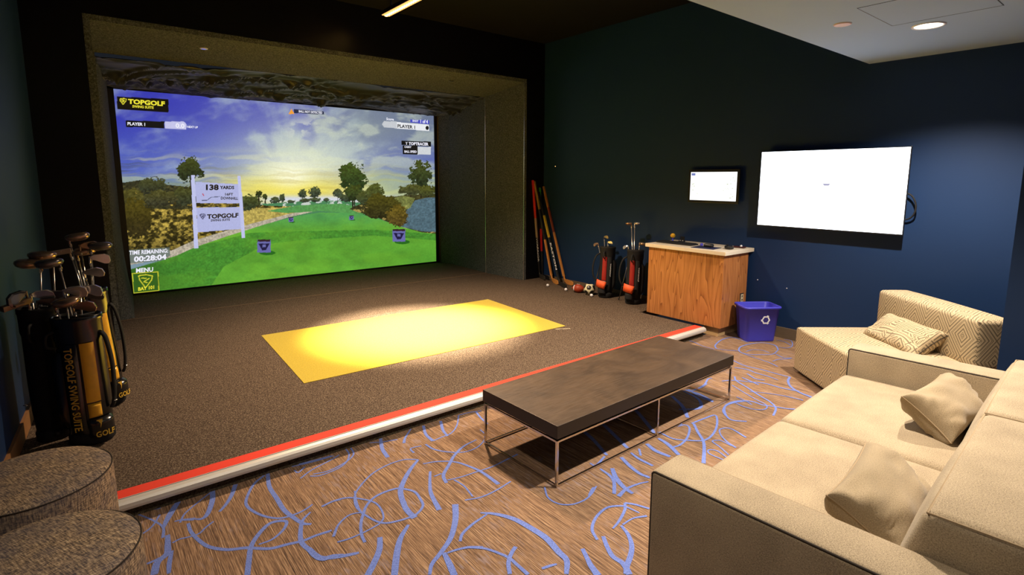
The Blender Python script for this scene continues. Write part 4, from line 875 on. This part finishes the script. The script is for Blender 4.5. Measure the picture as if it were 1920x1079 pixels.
# ------------------------------------------------------------------ ottomans
for (x, y, r, lab) in ((-.246, 2.842, .272, 'round brown-grey tweed ottoman touching the platform edge'), (-.188, 2.19, .268, 'round brown-grey tweed ottoman nearest the camera, at the lower left')):
    t = thing('ottoman', lab, 'ottoman', (x, y, 0), .4, 'tweed ottomans')
    g = G(); prof = [(.001, .02), (r-.01, .02), (r, .03), (r+.003, .12), (r+.003, .34), (r+.001, .44), (r-.003, .455)]
    g.lathe(prof, 56); a = obj('side_panel', g, 'tweed', t)
    obj('top_cushion', G().lathe([(r-.003, .455), (r-.014, .466), (r-.05, .472), (r*.6, .476), (.001, .478)], 56), 'tweed', t)
    obj('welt', G().tube([((r-.002)*math.cos(k*2*PI/60), (r-.002)*math.sin(k*2*PI/60), .4565) for k in range(60)], .0028, 6, closed=True), 'piping', t)
    for k in range(4): obj('foot', G().lathe([(.02, 0), (.02, .02)], 12, M=T(.6*r*math.cos(k*PI/2+.7), .6*r*math.sin(k*PI/2+.7), 0)), 'black_plastic', t)
# ------------------------------------------------------------------ hitting mat
t = thing('hitting_mat', 'yellow rectangular turf hitting mat inlaid in the dark platform', 'mat', (0, 0, 0))
obj('turf', G().prism([(1.252, 4.143), (4.001, 4.085), (4.109, 5.648), (1.336, 5.719)], ZP, ZP+.004), 'yellow_turf', t)
g = G(); r2 = random.Random(2)
for i in range(9):
    x = 3.84+i*.0155; y = 4.062-i*.0085; g.box(x, x+.010, y-.006-r2.uniform(0, .01), y+.006, ZP, ZP+.0012)
obj('maker_mark', g, simple('mark_cream', lin((206, 196, 170)), .8), t)
# ------------------------------------------------------------------ golf clubs and bags
def frame(z, xhint=Vector((0, 1, 0))):
    z = Vector(z).normalized(); x = xhint-z*xhint.dot(z)
    if x.length < .05: x = Vector((1, 0, 0))-z*z.x
    x.normalize(); y = z.cross(x); return Matrix((x, y, z)).transposed().to_4x4()
def iron_head(g, mi=0, s=1.0):
    """blade: hosel at the origin, toe along -x"""
    P = [(.004, -.002), (-.016, -.014), (-.060, -.017), (-.082, -.004), (-.088, .022), (-.080, .040), (-.060, .040), (-.022, .020), (-.004, .014)]
    n = len(P); vs = []
    for k, (off, sh) in enumerate(((-.008, .96), (-.004, 1), (.005, .98), (.009, .72))):
        for x, z in P: vs.append(((x*sh+(1-sh)*-.045)*s, (off+.18*(z-.01))*s, (z*sh+(1-sh)*.012)*s))
    fs = [(k*n+i, k*n+(i+1) % n, (k+1)*n+(i+1) % n, (k+1)*n+i) for k in range(3) for i in range(n)]+[tuple(range(n))[::-1], tuple(range(3*n, 4*n))]
    g.add(vs, fs, mi, False); g.tube([(.002, 0, -.004), (.004, 0, .05)], [.0075, .006], 10, mi)
def wood_head(g, mi=0, s=1.0):
    vs = []; n = 20; L = [(-.5, .30), (-.42, .72), (-.15, .97), (.15, 1.0), (.55, .88), (.85, .58), (1.0, .02)]
    for z, r in L:
        for k in range(n):
            a = 2*PI*k/n; rx = .055*(1+.12*math.cos(a)); ry = .048*(.85 if math.sin(a) < 0 else 1.15)
            vs.append(((-.045+rx*r*math.cos(a))*s, (ry*r*math.sin(a)+.006)*s, z*.030*s))
    g.add(vs, [(i*n+k, i*n+(k+1) % n, (i+1)*n+(k+1) % n, (i+1)*n+k) for i in range(len(L)-1) for k in range(n)]+[tuple(range(n))[::-1], tuple(range((len(L)-1)*n, len(L)*n))], mi, True)
    g.tube([(-.002, 0, .006), (.006, 0, .055)], [.008, .0065], 10, mi)
def putter_head(g, mi=0, s=1.0):
    g.box(-.11*s, .005*s, -.012*s, .010*s, -.012*s, .012*s, mi); g.box(-.075*s, -.035*s, .010*s, .03*s, -.010*s, -.002*s, mi); g.tube([(-.004, 0, .01), (-.004, 0, .05)], .006, 8, mi)
def club(kind, head, foot, toe, mat, lab, group, s=1.0, ring='silver'):
    """head: neck of the club; foot: the grip end inside the bag; toe: horizontal pointing of the head"""
    head, foot = Vector(head), Vector(foot); d = head-foot
    t = thing('golf_club', lab, 'golf club', foot, 0, group)
    obj('shaft', G().tube([(0, 0, 0), d*.985], [.0062, .0045], 8), 'club_steel', t)
    obj('grip', G().tube([(0, 0, 0), d*.30], [.013, .009], 10), 'black_rubber', t)
    obj('ferrule', G().tube([d*.965, d*.99], .0072, 8), ring, t)
    X = -Vector(toe).normalized(); up = -d.normalized()*-1; Z = -d.normalized()   # the head hangs on the shaft end, sole away from the bag
    Z = d.normalized()*-1; X = (X-Z*X.dot(Z)).normalized(); Y = Z.cross(X)
    g = G(); {'iron': iron_head, 'wood': wood_head, 'putter': putter_head}[kind](g, 0, s)
    h = obj('club_head', g, mat, t, bev=.0015 if kind != 'wood' else 0); h.matrix_local = Matrix.Translation(d+d.normalized()*.035) @ Matrix((X, Y, Z)).transposed().to_4x4()
    return t
def golf_bag(lab, base, top, r, mats, words=None, stand=True, group=None, strap_side=1, face=0.0, cat='golf bag', patch=None, mir=1, bulge=1.0, tr=(.78, .13, -.14, .16), carry=True):
    """face: compass angle of the printed side, 0 = towards -Y"""
    base, top = Vector(base), Vector(top); ax = top-base; L = ax.length
    t = thing('golf_bag', lab, cat, base, 0, group)
    R = frame(ax, Vector((1, 0, 0)))
    F = Matrix.Rotation(face, 4, 'Z')
    M = R @ F
    body, panA, panB, side = mats
    g = G(); g.lathe([(.0001, .035), (r*.86, .035), (r*.9, .05), (r*.92, .06), (r, .20), (r*1.02, .45*L), (r*.98, .80*L), (r*1.04, .83*L), (r*1.04, .955*L), (r*1.08, .965*L), (r*1.08, L-.006), (r*1.03, L), (r*.97, L-.004), (r*.94, .9*L), (r*.86, .10)], 36, M=M, sy=.86)
    obj('bag_body', g, body, t)
    obj('base_cup', G().lathe([(.0001, 0), (r*.9, 0), (r*.98, .012), (r*1.0, .055), (r*.92, .07), (.0001, .07)], 30, M=M, sy=.88), 'black_rubber', t)
    g = G()
    for k in range(3): a = k*PI/3; c_, s__ = math.cos(a)*r*.95, math.sin(a)*r*.8; g.tube([(-c_, -s__, L-.012), (c_, s__, L-.012)], .007, 8, M=M)
    obj('divider', g, 'black_rubber', t)
    def panel(nm, a0, a1, z0, z1, lift, mat, skew=0.):
        g = G(); na, nz = 8, 10
        for j in range(nz+1):
            for i in range(na+1):
                z = z0+(z1-z0)*j/nz; a = mir*(a0+(a1-a0)*i/na+skew*(j/nz-.5)); e = lift*(math.sin(PI*i/na)**.4)*(min(1, math.sin(PI*j/nz)*2.5)**.5)
                rr_ = r*1.035+e; g.v.append(tuple(M @ Vector((rr_*math.sin(a), -rr_*math.cos(a)*.87, z))))
        for j in range(nz):
            for i in range(na): q = j*(na+1)+i; g.f.append((q, q+1, q+na+2, q+na+1)); g.m.append(0); g.s.append(True)
        return obj(nm, g, mat, t)
    panel('printed_panel', -.28, .30, .10, .80*L, .018, body)
    panel('side_panel', .40, 1.0, .34*L, .80*L, .006, panA)
    panel('side_panel', .42, .98, .22*L, .33*L, .020, panB)
    panel('pocket', .34, 1.45, .05, .21*L, .040, side)
    if words: panel('side_panel', -1.25, -.45, .12, .74*L, .028, side)
    if words:
        txt, gold, tm = words
        def wrap(g, s_, z0, z1, a0, a1, rr_):
            v, f = text_geo(s_, .018); o_ = len(g.v)
            for x, y in v: a = a0+(a1-a0)*y; z = z0+(z1-z0)*x; g.v.append(tuple(M @ Vector((rr_*math.sin(a), -rr_*math.cos(a)*.87, z))))
            for q in f: g.f.append([i+o_ for i in q]); g.m.append(0); g.s.append(False)
        g = G(); wrap(g, txt, tr[0]*L, tr[1]*L, tr[2], tr[3], r*1.035+.0215); obj('lettering', g, gold, t)
        if tm:
            g = G(); v, f = text_geo(tm, .02); o_ = len(g.v)
            for x, y in v: a = .55+.62*x; z = .075*L+.035*y; g.v.append(tuple(M @ Vector(((r*1.035+.043)*math.sin(a), -(r*1.035+.043)*math.cos(a)*.87, z))))
            for q in f: g.f.append([i+o_ for i in q]); g.m.append(0); g.s.append(False)
            sh = [(.62, .19), (.80, .19), (.80, .182), (.74, .145), (.71, .13), (.73, .16), (.66, .182), (.62, .182)]
            vs = [tuple(M @ Vector(((r*1.035+.0425)*math.sin(a), -(r*1.035+.0425)*math.cos(a)*.87, z*L/.9))) for a, z in sh]; g.add(vs, [tuple(range(len(sh)))])
            obj('emblem', g, gold, t)
    # carry strap, handle and buckle
    sa = strap_side*(1.5 if mir > 0 else 1.8)
    P = [M @ Vector(((r*1.05+o_)*math.sin(sa), -(r*1.05+o_)*math.cos(sa)*.87, z*L)) for o_, z in ((.0, .86), (.05*bulge, .80), (.085*bulge, .62), (.075*bulge, .42), (.02, .30), (.005, .26))]
    if carry: obj('carry_strap', G().tube(crom(P, 5), .010, 8, flat=1.8), 'bag_cloth', t)
    P = [M @ Vector(((r*1.05+o_)*math.sin(-.7), -(r*1.05+o_)*math.cos(-.7)*.87, z*L)) for o_, z in ((.0, .90), (.04, .88), (.045, .80), (.0, .77))]
    obj('grab_handle', G().tube(crom(P, 5), .009, 8), 'black_rubber', t)
    obj('buckle', G().lathe([(.012, -.002), (.016, 0), (.012, .002)], 12, M=Matrix.Translation(M @ Vector(((r*1.08+.02)*math.sin(sa), -(r*1.08+.02)*math.cos(sa)*.87, .31*L)))), 'club_steel', t)
    if stand:
        fl = -base.z+ZP
        for sg in (-1, 1):
            a = PI-.45*sg; p = M @ Vector((r*1.05*math.sin(a), -r*1.05*math.cos(a)*.87, .80*L)); q = M @ Vector(((r+.10)*math.sin(a)*1.2, -(r+.10)*math.cos(a)*1.1, .10)); q.z = .009
            obj('stand_leg', G().tube([p, q], .006, 8), 'club_dark', t); obj('foot', G().tube([q, q+Vector((.0, .0, .02))], .010, 8), 'black_rubber', t)
    if patch:
        a0, z0, z1, wd = patch; g = G(); n = 7
        for j in (0, 1):
            for i in range(n+1): a = a0+wd*(i/n-.5)+(.16 if j else 0); rr_ = r*1.035+.048; g.v.append(tuple(M @ Vector((rr_*math.sin(a), -rr_*math.cos(a)*.87, (z0, z1)[j]*L-.03*i/n))))
        for i in range(n): g.f.append((i, i+1, n+2+i, n+1+i)); g.m.append(0); g.s.append(True)
        p_ = obj('name_card', g, 'orange_patch', t); p_.modifiers.new('solid', 'SOLIDIFY').thickness = .006
    return t
BAGL = 'black golf bags leaning by the left wall'
words = ('TOPGOLF SWING SUITE.', 'gold_print', 'GOLF')
golf_bag('black golf bag with vertical gold lettering and yellow panels, nearest the ottomans', (-.045, 4.02, ZP), (-.062, 4.03, .88), .118, ('black_vinyl', 'yellow_vinyl', 'yellow_vinyl', 'black_vinyl'), words, False, BAGL, 1, -.5, bulge=.45)
golf_bag('plain black golf bag squeezed between the left wall and the lettered bag', (-.225, 4.21, ZP), (-.235, 4.17, .93), .092, ('bag_cloth', 'bag_cloth', 'bag_cloth', 'bag_cloth'), None, False, BAGL, -1, .4, carry=False)
golf_bag('black golf bag with gold lettering standing furthest back in the left group', (.055, 4.62, ZP), (.0, 4.60, .93), .105, ('black_vinyl', 'yellow_vinyl', 'yellow_vinyl', 'black_vinyl'), words, False, BAGL, 1, -.15, bulge=.45)
def PY(u, v, y): return on_y(u, v, y)
CG = 'golf clubs in the left bags'
LC = [  # kind, pixel of the neck, depth, bag, toe, metal, label
 ('iron', 50, 558, 4.08, 1, (-.7, -.75, .15), 'club_dark', 'dark iron club whose blade reaches furthest left'),
 ('putter', 56, 574, 4.09, 1, (-.75, -.6, 0), simple('putter_tan', lin((150, 124, 96)), .35, .5), 'putter with flat pale bar head against the left wall'),
 ('wood', 76, 503, 4.16, 1, (-1, .1, .1), 'club_bronze', 'bronze wood-headed club standing high beside the left wall'),
 ('wood', 100, 488, 4.20, 1, (-1, .3, .1), 'club_bronze', 'bronze wood-headed club just above the widest dark head'),
 ('wood', 112, 500, 4.08, 0, (-1, -.4, 0), 'club_dark', 'wide dark wood head in the middle of the left clubs'),
 ('wood', 131, 455, 4.62, 2, (1, .2, .1), 'club_bronze', 'tallest club of the left bags, bronze wood head on top'),
 ('iron', 152, 470, 4.60, 2, (1, 0, .2), 'club_bronze', 'bronze iron second from the top of the left clubs'),
 ('wood', 171, 470, 4.58, 2, (1, -.2, .2), 'club_dark', 'grey wood head overlapping the bay post'),
 ('iron', 170, 492, 4.58, 2, (1, 0, .1), 'club_steel', 'steel iron just under the grey wood head'),
 ('wood', 146, 482, 4.62, 2, (1, .4, 0), 'club_bronze', 'bronze wood head tucked behind the tall clubs'),
 ('putter', 134, 480, 4.55, 2, (-1, 0, -.1), 'grey_vinyl', 'pale putter head slanting left of the tall clubs'),
 ('iron', 60, 562, 4.15, 1, (1, -.2, .25), 'club_steel', 'broad steel iron with mirror rim above the plain bag'),
 ('iron', 122, 556, 4.00, 0, (1, -.2, .2), 'club_steel', 'curved steel iron above the lettered strap'),
 ('iron', 151, 552, 4.02, 0, (1, -.3, .2), 'club_steel', 'chrome cavity-back iron pointing right over the yellow panel'),
 ('iron', 72, 576, 4.14, 1, (1, -.1, .1), 'club_dark', 'dark iron low over the rim of the plain bag'),
 ('wood', 106, 580, 3.98, 0, (1, -.3, 0), 'club_bronze', 'low bronze head just above the rim of the lettered bag'),
 ('iron', 140, 585, 4.00, 0, (1, -.3, .3), 'club_bronze', 'bronze iron lying low over the yellow panel'),
 ('iron', 158, 562, 4.45, 2, (1, -.2, .1), 'club_dark', 'dark iron between the lettered bag and the rear bag'),
 ('iron', 160, 520, 4.55, 2, (1, -.2, .3), 'club_steel', 'steel iron halfway down the rear bag clubs'),
 ('iron', 88, 560, 4.15, 1, (1, -.3, .15), 'club_dark', 'dark iron filling the gap left of the curved steel iron')]
AX = [((-.045, 4.02), (-.062, 4.03)), ((-.225, 4.21), (-.235, 4.17)), ((.055, 4.62), (.0, 4.60))]
rc = random.Random(8)
for kd, u, v, y, b, toe, mt, lab in LC:
    hp = PY(u, v, y); (bx, by), (tx, ty) = AX[b]; rim = Vector((tx, ty, .9)); dd = Vector((hp.x-rim.x, hp.y-rim.y)); 
    f = Vector((bx, by, .42))+Vector((rc.uniform(-.04, .04), rc.uniform(-.04, .04), 0))
    # the shaft crosses the rim of its bag inside the opening
    club(kd, hp, f, toe, mt, lab, CG, 1.25)

BAGR = 'small red and black golf bags by the right wall'
golf_bag('small black golf bag with red and grey stripes, nearer the soccer ball', (5.44, 4.80, ZP), (5.49, 4.82, .78), .100, ('bag_cloth', 'red_vinyl', 'grey_vinyl', 'bag_cloth'), ('TOPGOLF', 'white_paint', None), True, BAGR, -1, -.45, patch=(-1.0, .22, .36, 1.0), mir=-1, tr=(.68, .42, -.02, .10))
golf_bag('small black golf bag with red and grey stripes, next to the console', (5.43, 4.33, ZP), (5.48, 4.35, .79), .102, ('bag_cloth', 'red_vinyl', 'grey_vinyl', 'bag_cloth'), ('TOPGOLF', 'white_paint', None), True, BAGR, -1, -.45, patch=(-1.0, .24, .38, 1.0), mir=-1, tr=(.68, .42, -.02, .10))
def PX(u, v, x): d = photo_ray(u, v); k = x/d.x; return Vector((x, d.y*k, H+d.z*k))
CR = 'golf clubs in the right bags'
for kd, u, v, x, b, toe, mt, lab in (
 ('iron', 1122, 461, 5.48, 0, (-.3, 1, .1), 'club_bronze', 'bronze club head reaching left from the bag by the soccer ball'),
 ('iron', 1133, 449, 5.50, 0, (.2, -1, .2), 'club_dark', 'tallest dark club in the bag by the soccer ball'),
 ('iron', 1140, 459, 5.52, 0, (.2, -1, 0), 'club_steel', 'steel club head reaching right from the bag by the soccer ball'),
 ('wood', 1184, 424, 5.50, 1, (-.3, 1, .1), 'club_bronze', 'long club with bronze head high above the bag by the console'),
 ('wood', 1190, 424, 5.52, 1, (.3, -1, .1), 'club_steel', 'long club with steel head high above the bag by the console'),
 ('iron', 1178, 467, 5.45, 1, (-.3, 1, .1), 'club_steel', 'pale club head low on the left rim of the bag by the console'),
 ('wood', 1199, 461, 5.48, 1, (0, -1, .1), 'club_bronze', 'rounded bronze head beside the console corner')):
    hp = PX(u, v, x); bx, by = ((5.46, 4.81), (5.45, 4.34))[b]
    club(kd, hp, (bx, by, .30), toe, mt, lab, CR, .8)

# ------------------------------------------------------------------ hockey sticks
def on_floor(u, v, z=ZP):
    d = photo_ray(u, v); k = (z-H)/d.z; return Vector((d.x*k, d.y*k, z))
def stick(lab, top, heel, toe, bands, blade, words=None):
    top, heel, toe = Vector(top), Vector(heel), Vector(toe)
    t = thing('hockey_stick', lab, 'hockey stick', heel, 0, 'hockey sticks leaning in the corner')
    ax = top-heel; L = ax.length; M = ax.to_track_quat('Z', 'X').to_matrix().to_4x4()
    z0 = .10/L
    for k, (a, b, m) in enumerate(bands):
        a = max(a, z0); g = G().rbox((.025, .036, (b-a)*L), .006, n=1, k=2, M=M @ T(0, 0, (a+b)/2*L)); obj('grip' if k == len(bands)-1 else 'shaft', g, m, t)
    if words:
        s_, a, b = words; g = G(); v, f = text_geo(s_, .02)
        view = Vector((-.62, -.78, 0)); z = ax.normalized(); side = z.cross(view).normalized(); n_ = side.cross(z).normalized()
        if n_.dot(view) < 0: n_ = -n_
        for x, y in v: g.v.append(tuple(z*(b+(a-b)*x)*L + side*(.022*(y-.5)) + n_*.0185))
        g.f = [list(q) for q in f]; g.m = [0]*len(f); g.s = [False]*len(f); obj('lettering', g, 'white_paint', t)
    # blade: bends from the shaft into a flat tapering paddle
    d = toe-heel; dh = Vector((d.x, d.y, 0)).normalized(); nn_ = Vector((-dh.y, dh.x, 0)); g = G(); c = crom([ax*z0*1.15, ax*z0*.55+dh*.006, dh*.03+Vector((0, 0, .035)), dh*.10+Vector((0, 0, .034)), dh*.19+nn_*.006+Vector((0, 0, .036)), dh*.27+nn_*.016+Vector((0, 0, .040))], 4)
    N = len(c)
    for i, p in enumerate(c):
        p = Vector(p); u = i/(N-1); q = Vector(c[min(i+1, N-1)])-Vector(c[max(i-1, 0)]); q.normalize(); up = nn_.cross(q).normalized()
        if up.z < 0: up = -up
        hgt = .015+.019*min(1, max(0, (u-.25)*4)); th = .010-.006*min(1, u*1.3)
        if u > .93: hgt *= .7
        for sy, sz in ((-1, -1), (1, -1), (1, 1), (-1, 1)): g.v.append(tuple(p+nn_*th*sy+up*hgt*sz))
    for i in range(N-1):
        for k in range(4): g.f.append((i*4+k, i*4+(k+1) % 4, i*4+4+(k+1) % 4, i*4+4+k)); g.m.append(0); g.s.append(False)
    g.f += [(3, 2, 1, 0), tuple(range((N-1)*4, N*4))]; g.m += [0, 0]; g.s += [False, False]
    obj('blade', g, blade, t, bev=.002)
YB = YF-.02
stick('hockey stick with red upper shaft and white letters, leftmost in the corner', on_y(999, 338, YB), on_floor(1012, 521), on_floor(1038, 540), [(0, .42, 'stick_black'), (.42, .62, 'grey_vinyl'), (.62, 1, 'stick_red')], simple('blade_grey', lin((60, 58, 52)), .5), ('WARRIOR', .17, .42))
stick('hockey stick with yellow-brown upper shaft and wooden blade', on_y(1002, 340, YB), on_floor(1036, 529), on_floor(1052, 541), [(0, .42, 'stick_wood'), (.42, .72, 'stick_black'), (.72, 1, simple('stick_tan', lin((150, 120, 60)), .5))], 'stick_wood')
stick('hockey stick with green butt end and red lower shaft', on_y(1012, 352, YB), on_floor(1017, 521), on_floor(1046, 536), [(0, .30, 'stick_black'), (.30, .55, 'stick_red'), (.55, .84, 'stick_black'), (.84, 1, 'stick_green')], 'stick_black')
stick('black hockey stick with yellow marking and long white lettering', on_y(1010, 360, YB), on_floor(1050, 536), on_floor(1064, 545), [(0, .50, 'stick_black'), (.50, .74, 'stick_yellow'), (.74, 1, 'stick_black')], 'stick_black', ('EASTON', .16, .44))
stick('wooden hockey stick with reddish tape on top, rightmost in the corner', PX(1019, 350, XW-.02), on_floor(1060, 531), on_floor(1080, 541), [(0, .52, 'stick_wood'), (.52, .78, simple('stick_rust', lin((150, 70, 50)), .5)), (.78, 1, simple('tape_tan', lin((176, 116, 70)), .7))], 'stick_wood')

# ------------------------------------------------------------------ balls
P = on_floor(1084, 549); t = thing('football', 'small brown football with a white stripe lying by the wooden stick blade', 'football', (P.x, P.y, P.z), math.radians(-62))
a_, b_ = .095, .060
obj('leather', G().lathe([(b_*max(.02, math.cos(x*PI/2)**.85), a_*x) for x in [k/10 for k in range(-10, 11)]], 24, M=T(0, 0, b_) @ Matrix.Rotation(PI/2, 4, 'Y')), 'football_leather', t)
g = G()
for x in (-.55,): g.lathe([(b_*math.cos(x*PI/2)**.85+.0012, a_*x-.007), (b_*math.cos(x*PI/2)**.85+.0022, a_*x), (b_*math.cos(x*PI/2)**.85+.003, a_*x+.007)], 24, M=T(0, 0, b_) @ Matrix.Rotation(PI/2, 4, 'Y'))
obj('white_stripe', g, 'white_paint', t)
g = G()
for k in range(5): g.box(-.018+k*.009, -.015+k*.009, -.012, .012, b_*2-.001, b_*2+.003)
obj('laces', g, 'white_paint', t)
P = on_floor(1105, 553); t = thing('soccer_ball', 'small black and white soccer ball beside the golf bag', 'soccer ball', (P.x, P.y, P.z))
bm = bmesh.new(); bmesh.ops.create_icosphere(bm, subdivisions=1, radius=1); ico = [v.co.copy().normalized() for v in bm.verts][:]; bm.free()
bm = bmesh.new(); bmesh.ops.create_icosphere(bm, subdivisions=5, radius=.079); cen = [Vector(v).normalized() for v in ico]
base_ico = bmesh.new(); bmesh.ops.create_icosphere(base_ico, subdivisions=1, radius=1); cen = [v.co.normalized() for v in base_ico.verts]; base_ico.free()
cen = cen[:]; g = G(); g.v = [tuple(v.co+Vector((0, 0, .079))) for v in bm.verts]
bm12 = bmesh.new(); bmesh.ops.create_icosphere(bm12, subdivisions=1, radius=1)
vert12 = sorted(cen, key=lambda c: 0)[:]
deg5 = [v.co.normalized() for v in bm12.verts if len(v.link_edges) == 5] or cen; bm12.free()
for f in bm.faces:
    c = f.calc_center_median().normalized(); g.f.append([v.index for v in f.verts]); g.m.append(1 if max(c.dot(Vector(d)) for d in deg5) > .915 else 0); g.s.append(True)
bm.free(); obj('ball_shell', g, [simple('ball_cream', lin((214, 208, 176)), .5), 'black_plastic'], t)
for (u, v), lab in (((1027, 538), 'white golf ball at the toe of the leftmost hockey stick'), ((1061, 546), 'white golf ball at the toe of the black lettered hockey stick'), ((1109, 557), 'white golf ball in front of the soccer ball')):
    P = on_floor(u, v); g = G().lathe([(.0213*math.sin(k*PI/12)+.00001, .0213-.0213*math.cos(k*PI/12)) for k in range(13)], 20)
    tag(obj('golf_ball', g, 'white_paint', loc=P), lab, 'golf ball', 'golf balls near the sticks')
